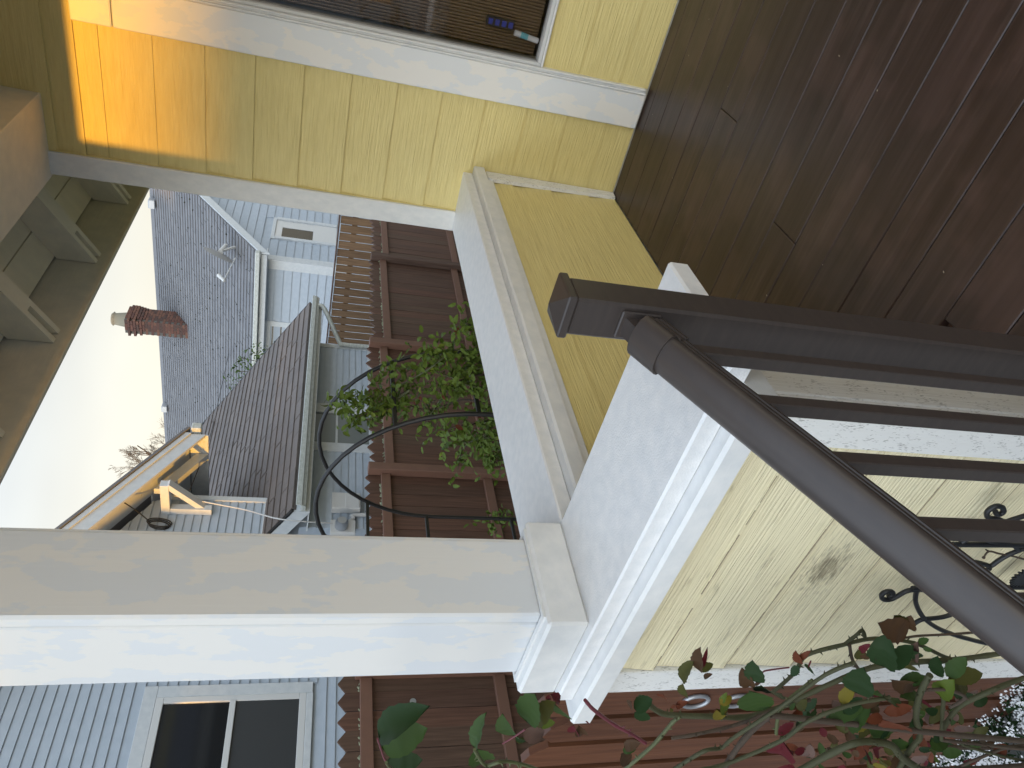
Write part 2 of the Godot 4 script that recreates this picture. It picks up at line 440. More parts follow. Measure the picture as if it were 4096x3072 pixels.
func build_house() -> void:
	var h := thing("yellow_house", "yellow clapboard house wall with white window trim beside the brown deck", "house", Vector3(0, GROUND, 0))
	# solid wall behind the boards, with the window opening left free
	slab(h, "wall", Vector3(0.011, GROUND, -0.27), Vector3(0.13, 2.95, 0.484), M.cream, 0.0)
	slab(h, "wall", Vector3(0.011, GROUND, 0.4842), Vector3(0.13, 0.468, 1.75), M.cream, 0.0)
	slab(h, "wall", Vector3(0.011, 2.04, 0.4842), Vector3(0.13, 2.95, 1.75), M.cream, 0.0)
	slab(h, "wall", Vector3(0.011, GROUND, 1.7502), Vector3(0.13, 2.95, 7.0), M.cream, 0.0)
	slab(h, "wall", Vector3(0.1302, GROUND, -0.27), Vector3(7.0, 2.95, -0.15), M.yellow, 0.0)
	slab(h, "wall", Vector3(6.9, GROUND, -0.1498), Vector3(7.0, 2.95, 7.0), M.room, 0.0)
	slab(h, "wall", Vector3(0.1302, GROUND, 6.9), Vector3(6.8998, 2.95, 7.0), M.room, 0.0)
	slab(h, "room_floor", Vector3(0.1302, -0.05, -0.1498), Vector3(6.8998, 0.0, 6.8998), M.room, 0.0)
	slab(h, "room_ceiling", Vector3(0.1302, 2.7, -0.1498), Vector3(6.8998, 2.8, 6.8998), M.room, 0.0)
	var o := Vector3(0.010, 0, 0)
	var zz := Vector3.BACK
	boards(h, o, zz, Vector3.LEFT, -0.188, 0.316, 0.004, 2.168, M.yellow)
	boards(h, o, zz, Vector3.LEFT, 0.480, 2.6, 0.004, 0.470, M.yellow)
	boards(h, o, zz, Vector3.LEFT, -0.188, 3.4, 2.169, 2.60, M.yellow)
	boards(h, o, zz, Vector3.LEFT, 1.80, 5.0, 0.472, 2.168, M.yellow)
	slab(h, "corner_board", Vector3(-0.014, GROUND, -0.283), Vector3(0.0105, 2.60, -0.190), M.white_grain, 0.004)
	# caulk bead between boards and trim
	slab(h, "caulk", Vector3(-0.004, 0.02, -0.1898), Vector3(0.004, 2.60, -0.1845), M.yellow, 0.002)
	# casing: flat boards with a stepped moulding towards the glass
	slab(h, "casing", Vector3(-0.020, 0.006, 0.314), Vector3(0.0105, 2.033, 0.457), M.patched, 0.004)
	slab(h, "casing", Vector3(-0.020, 2.0365, 0.314), Vector3(0.0105, 2.168, 1.95), M.patched, 0.004)
	slab(h, "casing", Vector3(-0.020, 0.006, 1.62), Vector3(0.0105, 2.033, 1.76), M.white, 0.004)
	slab(h, "moulding", Vector3(-0.027, 0.012, 0.4573), Vector3(0.0105, 2.033, 0.4645), M.white, 0.003)
	slab(h, "moulding", Vector3(-0.021, 0.014, 0.4648), Vector3(0.0105, 2.033, 0.4725), M.white, 0.003)
	slab(h, "moulding", Vector3(-0.026, 0.016, 0.4728), Vector3(0.0105, 2.033, 0.4800), M.white, 0.003)
	var w := part(h, "window", cbox(Vector3(0.05, 1.555, 0.013), 0.003), M.vinyl, Vector3(0.012, 1.2575, 0.4868))
	slab(w, "sill", Vector3(-0.016, 0.480, 0.4935), Vector3(0.037, 0.495, 1.60), M.vinyl, 0.003)
	slab(w, "bead", Vector3(-0.020, 0.4705, 0.4803), Vector3(0.009, 0.4798, 1.60), M.white, 0.003)
	slab(w, "jamb", Vector3(-0.013, 0.4953, 1.60), Vector3(0.037, 2.035, 1.6133), M.vinyl, 0.003)
	slab(w, "jamb", Vector3(-0.013, 2.0202, 0.4936), Vector3(0.037, 2.035, 1.5998), M.vinyl, 0.003)
	var g := StandardMaterial3D.new()
	g.transparency = BaseMaterial3D.TRANSPARENCY_ALPHA
	g.albedo_color = Color(0.02, 0.02, 0.02, 0.10)
	g.roughness = 0.03
	slab(w, "pane", Vector3(0.014, 0.4955, 0.4940), Vector3(0.018, 2.020, 1.5995), g, 0.0)
	# scribed strip in the corner with the half wall
	part(h, "corner_strip", prism([Vector3(-0.078, 0.60, 0.0), Vector3(-0.004, 0.60, 0.0), Vector3(-0.004, 0.004, 0.0), Vector3(-0.050, 0.004, 0.0)], Vector3(0, 0, 0.016)), M.white_flaked)

	# reeded blind just behind the pane
	var bl := thing("reeded_blind", "brown reeded blind hanging behind the window pane", "blind", Vector3(0.075, 0.5, 0.5))
	var st := SurfaceTool.new()
	st.begin(Mesh.PRIMITIVE_TRIANGLES)
	var n := 92
	for i in n:
		var z0 := 0.50 + i * 0.0118
		for j in 4:
			var a0 := PI * j / 4.0
			var a1 := PI * (j + 1) / 4.0
			var p0 := Vector3(0.075 - sin(a0) * 0.005, 0, z0 + 0.0055 - cos(a0) * 0.0055)
			var p1 := Vector3(0.075 - sin(a1) * 0.005, 0, z0 + 0.0055 - cos(a1) * 0.0055)
			var lo := 0.50
			var up := Vector3(0, 2.02 - lo, 0)
			p0.y = lo
			p1.y = lo
			face(st, [p0, p1, p1 + up, p0 + up], Vector3(0.5, 1.0, z0))
	M.blind = mat(lin(0.125, 0.080, 0.045), 0.40)
	M.blind.backlight = Color(0.2, 0.15, 0.1)
	part(bl, "reeds", st.commit(), M.blind)
	# small things propped between the pane and the blind
	var pb := thing("tube_pack", "white and teal tube propped behind the window pane", "tube", Vector3(0.045, 0.5, 0.56))
	part(pb, "tube_body", tube([Vector3(0.045, 0.50, 0.560), Vector3(0.045, 0.60, 0.572)], [0.011], 10), mat(lin(0.62, 0.62, 0.64), 0.4))
	part(pb, "label_band", tube([Vector3(0.045, 0.545, 0.5654), Vector3(0.045, 0.575, 0.569)], [0.0115], 10), mat(lin(0.12, 0.42, 0.50), 0.4))
	var rc := thing("battery_pack", "black pack with four blue cells behind the window pane", "battery pack", Vector3(0.045, 0.6, 0.59))
	slab(rc, "tray", Vector3(0.046, 0.605, 0.575), Vector3(0.060, 0.72, 0.612), mat(lin(0.012, 0.012, 0.014), 0.5), 0.004)
	for i in 4: slab(rc, "cell", Vector3(0.040, 0.612 + i * 0.027, 0.583), Vector3(0.0458, 0.630 + i * 0.027, 0.605), mat(lin(0.03, 0.05, 0.32), 0.35), 0.003)

func build_half_walls() -> void:
	var e := thing("porch_end_wall", "low yellow clapboard porch wall with white cap running from house to column", "low wall", Vector3(-1, GROUND, -0.14))
	slab(e, "core", Vector3(-2.19, GROUND, -0.262), Vector3(0.010, 0.60, -0.011), M.cream, 0.0)
	boards(e, Vector3(0, 0, -0.010), Vector3.RIGHT, Vector3.BACK, -1.984, -0.045, 0.004, 0.590, M.yellow)
	boards(e, Vector3(0, 0, -0.262), Vector3.RIGHT, Vector3.FORWARD, -2.12, 0.0, GROUND + 0.05, 0.590, M.faded)
	slab(e, "frieze", Vector3(-1.97, 0.578, -0.285), Vector3(0.003, 0.6105, 0.010), M.white, 0.003)
	# apron with a slightly bevelled top, then the cap board
	part(e, "apron", prism([Vector3(0, 0.611, 0.028), Vector3(0, 0.650, 0.028), Vector3(0, 0.656, 0.022), Vector3(0, 0.656, -0.306), Vector3(0, 0.650, -0.312), Vector3(0, 0.611, -0.312)], Vector3(-1.925, 0, 0)), M.white, Vector3(0.003, 0, 0))
	slab(e, "cap", Vector3(-1.9565, 0.6565, -0.272), Vector3(0.004, 0.697, -0.005), M.white_cap, 0.004)

	var f := thing("porch_front_wall", "short low porch wall with faded mildewed clapboards and white cap beside the stairs", "low wall", Vector3(-2.1, GROUND, 0.2))
	slab(f, "core", Vector3(-2.207, GROUND, -0.25), Vector3(-1.985, 0.60, 0.583), M.cream, 0.0)
	boards(f, Vector3(-2.208, 0, 0), Vector3.BACK, Vector3.LEFT, -0.186, 0.505, GROUND + 0.02, 0.592, M.faded, -6, 16, 0.017)
	# one board carries a dark mould spot
	var mo := FastNoiseLite.new()
	mo.seed = 23
	mo.frequency = 0.06
	var mi := Image.create(512, 128, false, Image.FORMAT_RGB8)
	for j in 128:
		for i in 512:
			var dv := Vector2((i - 404) / 46.0, (j - 62) / 26.0)
			var k: float = 1.0 - dv.length() + 0.7 * mo.get_noise_2d(i * 0.5, j * 1.2) + 0.9 * mo.get_noise_2d(i * 0.7, j * 7.0 + 200)
			var t: float = clamp(k * 0.9, 0.0, 1.0) * 0.8
			var w: float = clamp(mo.get_noise_2d(i * 0.35, j * 5.0 + 500) - 0.05, 0.0, 1.0) * 0.35
			t = max(t, w)
			mi.set_pixel(i, j, Color(lerp(1.0, 0.48, t), lerp(1.0, 0.45, t), lerp(1.0, 0.42, t)))
	var mm := mat(M.faded.albedo_color, 0.6, tex(mi), M.faded.heightmap_texture, 0.30, Vector3(1.0, 5.0, 1.25), false)
	for c in f.get_children():
		if str(c.name).begins_with("siding_board") and abs(c.global_position.y - SEAM) < 0.01 and c.global_position.x < -2.2: c.material_override = mm
	boards(f, Vector3(0, 0, 0.584), Vector3.RIGHT, Vector3.BACK, -2.112, -1.99, 0.03, 0.60, M.yellow)
	boards(f, Vector3(-1.985, 0, 0), Vector3.BACK, Vector3.RIGHT, 0.012, 0.583, 0.004, 0.592, M.yellow)
	slab(f, "corner_board", Vector3(-2.2285, GROUND, 0.504), Vector3(-2.207, 0.585, 0.5955), M.white_flaked, 0.003)
	slab(f, "corner_board", Vector3(-2.2065, -0.02, 0.5835), Vector3(-2.113, 0.63, 0.5950), M.white_flaked, 0.003)
	slab(f, "corner_board", Vector3(-2.2285, GROUND, -0.270), Vector3(-2.207, 0.585, -0.187), M.white_flaked, 0.003)
	slab(f, "corner_board", Vector3(-2.2066, GROUND, -0.285), Vector3(-2.13, 0.585, -0.2705), M.white_flaked, 0.003)
	# broken dark runs on the lower board edges: dirt plus painted-in seam shade
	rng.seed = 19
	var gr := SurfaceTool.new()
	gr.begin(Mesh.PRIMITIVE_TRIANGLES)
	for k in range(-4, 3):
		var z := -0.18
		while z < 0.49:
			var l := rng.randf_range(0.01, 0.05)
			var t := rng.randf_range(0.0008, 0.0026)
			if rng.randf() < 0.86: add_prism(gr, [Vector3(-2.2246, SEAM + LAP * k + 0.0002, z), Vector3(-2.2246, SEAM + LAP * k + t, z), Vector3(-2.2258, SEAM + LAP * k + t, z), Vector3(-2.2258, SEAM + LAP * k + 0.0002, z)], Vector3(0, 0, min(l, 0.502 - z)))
			z += l
	part(f, "lap_grime_shade", gr.commit(), M.lap_grime_shade).set_meta("kind", "stuff")
	slab(f, "frieze", Vector3(-2.241, 0.5855, -0.283), Vector3(-2.2075, 0.6115, 0.600), M.white, 0.003)
	part(f, "apron", prism([Vector3(-2.273, 0.612, 0), Vector3(-2.273, 0.651, 0), Vector3(-2.267, 0.657, 0), Vector3(-1.9265, 0.657, 0), Vector3(-1.9225, 0.651, 0), Vector3(-1.9225, 0.612, 0)], Vector3(0, 0, 0.944)), M.white, Vector3(0, 0, -0.313))
	slab(f, "cap", Vector3(-2.242, 0.6575, -0.271), Vector3(-1.957, 0.697, 0.672), M.white_cap, 0.004)

	var c := thing("porch_column", "square white boxed porch column standing on the corner of the low wall", "column", Vector3(-2.09, 0.697, -0.135))
	slab(c, "plinth", Vector3(-2.226, 0.6972, -0.2665), Vector3(-1.961, 0.784, -0.004), M.white, 0.006)
	var cm := mat(lin(0.755, 0.765, 0.77), 0.45, M.patched.albedo_texture, M.white_grain.heightmap_texture, 0.025, Vector3(1.7, 0.8, 1.7))
	slab(c, "shaft_board", Vector3(-2.190, 0.7845, -0.0555), Vector3(-2.0005, 2.30, -0.0245), cm, 0.005)
	slab(c, "shaft_board", Vector3(-2.1885, 0.7845, -0.241), Vector3(-2.16, 2.30, -0.0582), cm, 0.003)
	slab(c, "shaft_board", Vector3(-2.0120, 0.7845, -0.2405), Vector3(-1.9935, 2.30, -0.0270), cm, 0.004)
	slab(c, "shaft_board", Vector3(-2.1595, 0.7845, -0.240), Vector3(-2.0125, 2.30, -0.21), cm, 0.003)
	part(c, "base_bead", frame_ring(Vector3(-2.0915, 0.784, -0.1325), 0.205, 0.224, 0.010), M.white)

# thin square bead around a shaft
func frame_ring(at: Vector3, sx: float, sz: float, w: float) -> ArrayMesh:
	var st := SurfaceTool.new()
	st.begin(Mesh.PRIMITIVE_TRIANGLES)
	for a in [[-sx / 2 - w, -sx / 2, -sz / 2 - w, sz / 2 + w], [sx / 2, sx / 2 + w, -sz / 2 - w, sz / 2 + w], [-sx / 2, sx / 2, -sz / 2 - w, -sz / 2], [-sx / 2, sx / 2, sz / 2, sz / 2 + w]]:
		add_prism(st, [at + Vector3(a[0], 0.0002, a[2]), at + Vector3(a[1], 0.0002, a[2]), at + Vector3(a[1], 0.0002, a[3]), at + Vector3(a[0], 0.0002, a[3])], Vector3(0, 0.006, 0))
	return st.commit()

func build_deck() -> void:
	var d := setting("porch_floor")
	slab(d, "underside", Vector3(-2.0, -0.16, 0.002), Vector3(0.011, -0.0245, 5.0), M.deck_side, 0.0)
	slab(d, "underside", Vector3(-2.235, -0.16, 0.60), Vector3(-2.0005, -0.0245, 5.0), M.deck_side, 0.0)
	rng.seed = 77
	var edges := [-0.004, -0.0868]
	while edges[-1] > -2.24: edges.append(edges[-1] - 0.13935)
	for i in edges.size() - 1:
		var x0: float = edges[i] - 0.0012
		var x1: float = edges[i + 1] + 0.0012
		var cuts := [0.003]
		var joint := {5: 0.62, 9: 0.475, 12: 0.36}
		if joint.has(i): cuts.append(joint[i])
		var z: float = cuts[-1] + (rng.randf_range(1.6, 2.4) if joint.has(i) else rng.randf_range(1.9, 3.4))
		while z < 4.2:
			cuts.append(z)
			z += rng.randf_range(1.2, 2.4)
		cuts.append(4.4)
		for k in cuts.size() - 1:
			var z0: float = cuts[k] + 0.0008
			if x1 < -1.97 and z0 < 0.6: z0 = 0.6
			if cuts[k + 1] - z0 < 0.02: continue
			var b := slab(d, "deck_board", Vector3(x1, -0.024, z0), Vector3(x0, rng.randf_range(-0.0008, 0.0003), cuts[k + 1] - 0.0008), M.deck[rng.randi() % 3], 0.0022)
			b.rotate_z(rng.randf_range(-0.002, 0.002))

func build_litter() -> void:
	var d := thing("deck_litter", "pale dry leaf scraps scattered over the brown deck boards", "litter")
	d.set_meta("kind", "stuff")
	rng.seed = 3
	var st := SurfaceTool.new()
	st.begin(Mesh.PRIMITIVE_TRIANGLES)
	for k in 24:
		var p := Vector3(rng.randf_range(-2.0, -0.1), 0.0012, rng.randf_range(0.05, 1.5))
		var a := rng.randf() * TAU
		var l := rng.randf_range(0.0015, 0.0045)
		var x := Vector3(cos(a), 0, sin(a)) * l
		var z := Vector3(-sin(a), 0, cos(a)) * l * rng.randf_range(0.2, 0.5)
		add_prism(st, [p - x, p + z, p + x, p - z], Vector3(0, 0.0012, 0))
	part(d, "scraps", st.commit(), mat(lin(0.34, 0.29, 0.22), 0.8)).set_meta("kind", "stuff")

func build_roof() -> void:
	var r := thing("porch_roof", "cream painted porch roof edge with beam, notched rafter tails and soffit planks", "roof", Vector3(-1, 2.3, -0.3))
	slab(r, "beam", Vector3(-2.24, 2.30, -0.296), Vector3(0.0105, 2.60, 0.030), M.soffit, 0.004)
	slab(r, "beam", Vector3(-2.24, 2.3003, 0.0305), Vector3(-1.95, 2.60, 4.6), M.soffit, 0.004)
	for k in 17: slab(r, "ceiling_plank", Vector3(-1.9495 + k * 0.1146, 2.585, 0.0305), Vector3(-1.9495 + k * 0.1146 + 0.112, 2.60, 4.6), M.soffit, 0.002)
	slab(r, "ceiling_panel", Vector3(-2.24, 2.601, -0.296), Vector3(0.011, 2.63, 4.6), M.soffit, 0.0)
	var s := 0.667
	var low := func(z: float) -> float: return 2.24 + s * (z + 0.8)
	# rafter tail with a slot cut in its underside near the end
	var st := SurfaceTool.new()
	st.begin(Mesh.PRIMITIVE_TRIANGLES)
	var seg := func(xa: float, xb: float, za: float, zb: float, dy0: float, dy1: float) -> void:
		add_prism(st, [Vector3(xa, low.call(za) + dy0, za), Vector3(xa, low.call(zb) + dy0, zb), Vector3(xa, low.call(zb) + dy1, zb), Vector3(xa, low.call(za) + dy1, za)], Vector3(xb - xa, 0, 0))
	seg.call(-0.045, 0.045, -0.8, -0.1, 0.030, 0.160)
	seg.call(-0.045, 0.045, -0.676, -0.1, 0.0, 0.0298)
	seg.call(-0.045, -0.016, -0.8, -0.6762, 0.0, 0.0298)
	seg.call(0.016, 0.045, -0.8, -0.6762, 0.0, 0.0298)
	var raf := st.commit()
	for x in [-2.2, -1.595, -0.985, -0.375, 0.250, 0.862, 1.472, 2.08]: part(r, "rafter_tail", raf, M.soffit, Vector3(x, 0, 0))
	var z := -0.789
	for k in 6:
		var z1 := z + 0.116
		part(r, "soffit_plank", prism([Vector3(-2.7, low.call(z) + 0.161, z), Vector3(-2.7, low.call(z1 - 0.005) + 0.161, z1 - 0.005), Vector3(-2.7, low.call(z1 - 0.005) + 0.182, z1 - 0.005), Vector3(-2.7, low.call(z) + 0.182, z)], Vector3(9.0, 0, 0)), M.soffit)
		z = z1
	slab(r, "fascia_board", Vector3(-2.75, 2.188, -0.824), Vector3(7.0, 2.418, -0.8035), M.cream, 0.004)
	slab(r, "drip_edge", Vector3(-2.76, 2.405, -0.836), Vector3(7.0, 2.437, -0.8245), M.white, 0.003)
	for a in [[-0.86, 3.2], [7.26, 3.2]]:
		var y0: float = 2.24 + s * (-0.86 + 0.8) + 0.184
		var y1: float = 2.24 + s * (3.2 + 0.8) + 0.184
		part(r, "roof_deck", prism([Vector3(-2.78, y0, a[0]), Vector3(-2.78, y1, a[1]), Vector3(-2.78, y1 + 0.03, a[1]), Vector3(-2.78, y0 + 0.03, a[0])], Vector3(9.9, 0, 0)), M.shingle_grey[1])
	part(r, "gable_board", prism([Vector3(-2.70, 2.61, 0.1), Vector3(-2.70, 2.61, 6.3), Vector3(-2.70, 4.75, 3.2)], Vector3(0.05, 0, 0)), M.yellow)

# extrude a profile (Vector2: across, up) from a to b with the given across/up axes
func extrude(prof: PackedVector2Array, a: Vector3, b: Vector3, across: Vector3, up: Vector3, round_from := -1, round_to := -1) -> ArrayMesh:
	var st := SurfaceTool.new()
	st.begin(Mesh.PRIMITIVE_TRIANGLES)
	var n := prof.size()
	var c := Vector2.ZERO
	for p in prof: c += p
	c /= n
	var nrm := func(i: int) -> Vector2:
		var d := prof[(i + 1) % n] - prof[i % n]
		var q := Vector2(d.y, -d.x).normalized()
		return q
	var area := 0.0
	for i in n: area += prof[i].cross(prof[(i + 1) % n])
	var sg := 1.0 if area > 0 else -1.0
	for i in n:
		var j := (i + 1) % n
		var ni: Vector2 = nrm.call(i) * sg
		var n0 := ni
		var n1 := ni
		if i >= round_from and i < round_to:
			if i > round_from: n0 = ((ni + nrm.call(i - 1) * sg) * 0.5).normalized()
			if i < round_to - 1: n1 = ((ni + nrm.call(i + 1) * sg) * 0.5).normalized()
		var p0 := across * prof[i].x + up * prof[i].y
		var p1 := across * prof[j].x + up * prof[j].y
		var m0 := across * n0.x + up * n0.y
		var m1 := across * n1.x + up * n1.y
		tri(st, [a + p0, m0], [a + p1, m1], [b + p1, m1])
		tri(st, [a + p0, m0], [b + p1, m1], [b + p0, m0])
	var ids := Geometry2D.triangulate_polygon(prof)
	for e in [[a, (a - b).normalized()], [b, (b - a).normalized()]]:
		for t in range(0, ids.size(), 3):
			var v := []
			for k in 3: v.append([e[0] + across * prof[ids[t + k]].x + up * prof[ids[t + k]].y, e[1]])
			tri(st, v[0], v[1], v[2])
	return st.commit()

func build_railing() -> void:
	var r := thing("stair_railing", "dark bronze metal stair railing with square post and sloping handrail", "railing", Vector3(-2.2145, -0.2, 0.7125))
	var post := slab(r, "post", Vector3(-2.243, -0.2, 0.684), Vector3(-2.186, 0.958, 0.741), M.bronze, 0.004)
	var cap := slab(post, "post_cap", Vector3(-2.2465, 0.957, 0.6805), Vector3(-2.1825, 0.970, 0.7445), M.bronze, 0.002)
	var st := SurfaceTool.new()
	st.begin(Mesh.PRIMITIVE_TRIANGLES)
	var q := [Vector3(-2.2445, 0.9702, 0.6825), Vector3(-2.1845, 0.9702, 0.6825), Vector3(-2.1845, 0.9702, 0.7425), Vector3(-2.2445, 0.9702, 0.7425)]
	var peak := Vector3(-2.2145, 0.983, 0.7125)
	for i in 4: face(st, [q[i], q[(i + 1) % 4], peak], Vector3(-2.2145, 0.96, 0.7125))
	var pk := MeshInstance3D.new()
	pk.name = "cap_peak"
	pk.mesh = st.commit()
	pk.material_override = M.bronze
	post.add_child(pk, true)
	pk.global_transform = Transform3D.IDENTITY
	cap.name = "post_cap"
	# handrail
	var th := atan(0.54)
	var d := Vector3(-cos(th), -sin(th), 0)
	var up := Vector3(-sin(th), cos(th), 0)
	var across := Vector3.BACK
	var base := func(x: float) -> Vector3: return Vector3(x, 0.785 + 0.54 * (x + 2.346), 0.7125)
	var prof := PackedVector2Array()
	prof.append(Vector2(-0.016, 0.0))
	prof.append(Vector2(0.016, 0.0))
	prof.append(Vector2(0.0175, 0.006))
	prof.append(Vector2(0.0145, 0.008))
	prof.append(Vector2(0.0145, 0.010))
	prof.append(Vector2(0.0190, 0.012))
	prof.append(Vector2(0.0195, 0.0165))
	prof.append(Vector2(0.0165, 0.019))
	for k in 13:
		var a := -0.62 + (PI + 1.24) * k / 12.0
		prof.append(Vector2(cos(a) * 0.0275, 0.0345 + sin(a) * 0.0170))
	prof.append(Vector2(-0.0165, 0.019))
	prof.append(Vector2(-0.0195, 0.0165))
	prof.append(Vector2(-0.0190, 0.012))
	part(r, "handrail", extrude(prof, base.call(-2.262), base.call(-3.35), across, up, 8, 20), M.bronze)
	var pc := PackedVector2Array()
	for p in prof: pc.append(Vector2(p.x * 1.13, (p.y - 0.025) * 1.12 + 0.025))
	part(r, "collar", extrude(pc, base.call(-2.250), base.call(-2.292), across, up, 8, 20), M.bronze)
	# swivel bracket: plate on the post, ear and screw
	var br := slab(r, "bracket", Vector3(-2.2485, 0.836, 0.692), Vector3(-2.2432, 0.892, 0.7335), M.bronze, 0.002)
	part(br, "ear", prism([Vector3(-2.2487, 0.845, 0), Vector3(-2.2487, 0.886, 0), Vector3(-2.268, 0.880, 0), Vector3(-2.274, 0.868, 0), Vector3(-2.268, 0.850, 0)], Vector3(0, 0, 0.026)), M.bronze, Vector3(0, 0, 0.699))
	part(br, "screw", tube([Vector3(-2.259, 0.866, 0.724), Vector3(-2.259, 0.866, 0.7290)], [0.0055], 12), M.bronze)
	part(br, "screw", tube([Vector3(-2.259, 0.866, 0.7285), Vector3(-2.259, 0.866, 0.7294)], [0.0020], 6), M.iron)
	var x := -2.2985
	while x > -3.2:
		var y1: float = base.call(x).y + 0.004
		slab(r, "baluster", Vector3(x - 0.0095, y1 - 0.80, 0.703), Vector3(x + 0.0095, y1, 0.722), M.bronze, 0.0015)
		x -= 0.0955
	part(r, "bottom_rail", extrude(PackedVector2Array([Vector2(-0.016, 0), Vector2(0.016, 0), Vector2(0.016, 0.028), Vector2(-0.016, 0.028)]), base.call(-2.244) - Vector3(0, 0.80, 0), base.call(-3.35) - Vector3(0, 0.80, 0), across, up), M.bronze)
	var lp := slab(r, "post", Vector3(-3.40, GROUND, 0.684), Vector3(-3.343, 0.36, 0.741), M.bronze, 0.004)
	lp.name = "lower_post"
	var s := thing("porch_steps", "wooden porch steps going down beside the bronze railing", "steps", Vector3(-2.8, GROUND, 1.6))
	for k in 4:
		var y := -0.178 * (k + 1)
		slab(s, "tread", Vector3(-2.245 - 0.33 * (k + 1), y - 0.03, 0.70), Vector3(-2.24 - 0.33 * k, y, 2.6), M.deck[k % 3], 0.004)
		slab(s, "riser", Vector3(-2.262 - 0.33 * k, y + 0.001, 0.71), Vector3(-2.242 - 0.33 * k, y + 0.147, 2.6), M.deck_side, 0.002)

# ---------------------------------------------------------------- fences, gate
# pointed picket, thickness along z, base at y0 with point at y1, centred on x
func picket(w: float, h: float, t: float, ear: float) -> ArrayMesh:
	return prism([Vector3(-w / 2, 0, 0), Vector3(w / 2, 0, 0), Vector3(w / 2, h - ear, 0), Vector3(0, h, 0), Vector3(-w / 2, h - ear, 0)], Vector3(0, 0, t))

func build_fences() -> void:
	var f := thing("side_fence", "dark red brown board fence with pointed tops along the side yard", "fence", Vector3(2, GROUND, -4))
	rng.seed = 31
	# [x0, x1, top]
	var panels := [[-6.9, -4.6, 0.93], [-4.6, -2.3, 0.90], [-2.3, -0.02, 0.86], [-0.02, 2.10, 0.645], [2.10, 4.205, 0.60], [4.205, 6.3, 0.545], [6.3, 8.42, 0.50]]
	for p in panels:
		var x0: float = p[0]
		var x1: float = p[1]
		var top: float = p[2]
		var n := int(round((x1 - x0) / 0.1405))
		var w := (x1 - x0) / n
		for i in n:
			var h: float = top - GROUND + rng.randf_range(-0.012, 0.012)
			var ear := 0.062 + rng.randf_range(-0.008, 0.008)
			var z := -4.0 + rng.randf_range(-0.003, 0.003)
			part(f, "picket", picket(w - 0.003, h, 0.018, ear), M.fence[rng.randi() % 5], Vector3(x0 + (i + 0.5) * w, GROUND, z), Basis(Vector3.BACK, rng.randf_range(-0.004, 0.004)))
		# rails and posts on our side
		slab(f, "rail", Vector3(x0 + 0.05, top - 0.245, -3.979), Vector3(x1 - 0.05, top - 0.155, -3.94), M.fence_rail, 0.004)
		slab(f, "rail", Vector3(x0 + 0.05, top - 1.27, -3.979), Vector3(x1 - 0.05, top - 1.18, -3.94), M.fence_rail, 0.004)
		slab(f, "post", Vector3(x1 - 0.049, GROUND, -3.978), Vector3(x1 + 0.049, top - 0.03 if x1 > 0 else top - 0.12, -3.885), M.fence_weathered if x1 > 5 else M.fence_rail, 0.005)
		# lichen and fallen scraps caught along the top of the rail
		var st := SurfaceTool.new()
		st.begin(Mesh.PRIMITIVE_TRIANGLES)
		for k in 60:
			var x := rng.randf_range(x0 + 0.06, x1 - 0.06)
			var r := rng.randf_range(0.004, 0.016)
			add_tube(st, [Vector3(x, top - 0.155, -3.962), Vector3(x + rng.randf_range(-0.02, 0.02), top - 0.155 + r * 1.2, -3.962 + rng.randf_range(-0.008, 0.012))], [r, r * 0.3], 5)
		part(f, "lichen", st.commit(), M.lichen).set_meta("kind", "stuff")
	var kp := thing("knot_hole_patch", "small pale round plate screwed to the brown fence boards", "plate", Vector3(-0.2, 0.2, -3.98))
	part(kp, "disc", tube([on_z(1652, 2806, -3.9815), on_z(1652, 2806, -3.9815) + Vector3(0, 0, 0.004)], [0.024], 14), M.steel)

	var b := thing("cedar_fence", "golden cedar fence of spaced upright boards beyond the red brown fence", "fence", Vector3(8.5, GROUND, -6))
	var z := -4.15
	while z > -8.6:
		slab(b, "board", Vector3(8.49, GROUND, z - 0.138), Vector3(8.51, 0.90 + rng.randf_range(-0.008, 0.008), z), M.cedar[rng.randi() % 3], 0.003)
		z -= 0.156
	slab(b, "rail", Vector3(8.511, 0.62, -8.6), Vector3(8.55, 0.71, -4.1), M.cedar[1], 0.003)
	slab(b, "rail", Vector3(8.511, -0.6, -8.6), Vector3(8.55, -0.51, -4.1), M.cedar[1], 0.003)
	slab(b, "top_cap", Vector3(8.47, 0.913, -8.6), Vector3(8.56, 0.94, -4.1), M.fence_weathered, 0.004)

	# gate of spaced dog-eared boards from the porch corner to the fence
	var g := thing("side_gate", "orange brown gate of spaced dog-eared boards beside the porch corner", "gate", Vector3(-2.2, GROUND, -1.2))
	z = -0.318
	var tops := [0.700, 0.652, 0.672, 0.705, 0.735, 0.755, 0.765, 0.755]
	for i in 8:
		var w := 0.106
		var top: float = tops[i]
		var y0 := GROUND + 0.10
		var h := top - y0
		var c := 0.052
		# high corner towards -z, cut ears
		var poly := [Vector3(0, 0, 0), Vector3(0, h - c, 0), Vector3(0, h - 0.012, -c * 0.75), Vector3(0, h, -w + 0.03), Vector3(0, h - 0.03, -w), Vector3(0, 0, -w)]
		var o := part(g, "board", prism(poly, Vector3(0.020, 0, 0)), M.gate[i % 3], Vector3(-2.2, y0, z))
		var st := SurfaceTool.new()
		st.begin(Mesh.PRIMITIVE_TRIANGLES)
		if i < 4:
			for k in 140:
				var y := rng.randf_range(0.05, 0.98) * h + y0
				var r := rng.randf_range(0.002, 0.0055)
				add_tube(st, [Vector3(-2.196 + rng.randf() * 0.014, y, z - w - 0.0005), Vector3(-2.196 + rng.randf() * 0.014, y + 0.004, z - w - 0.002 - r)], [r, r * 0.4], 5)
			part(o, "moss", st.commit(), M.moss).set_meta("kind", "stuff")
		z -= w + 0.022 + 0.002 * i
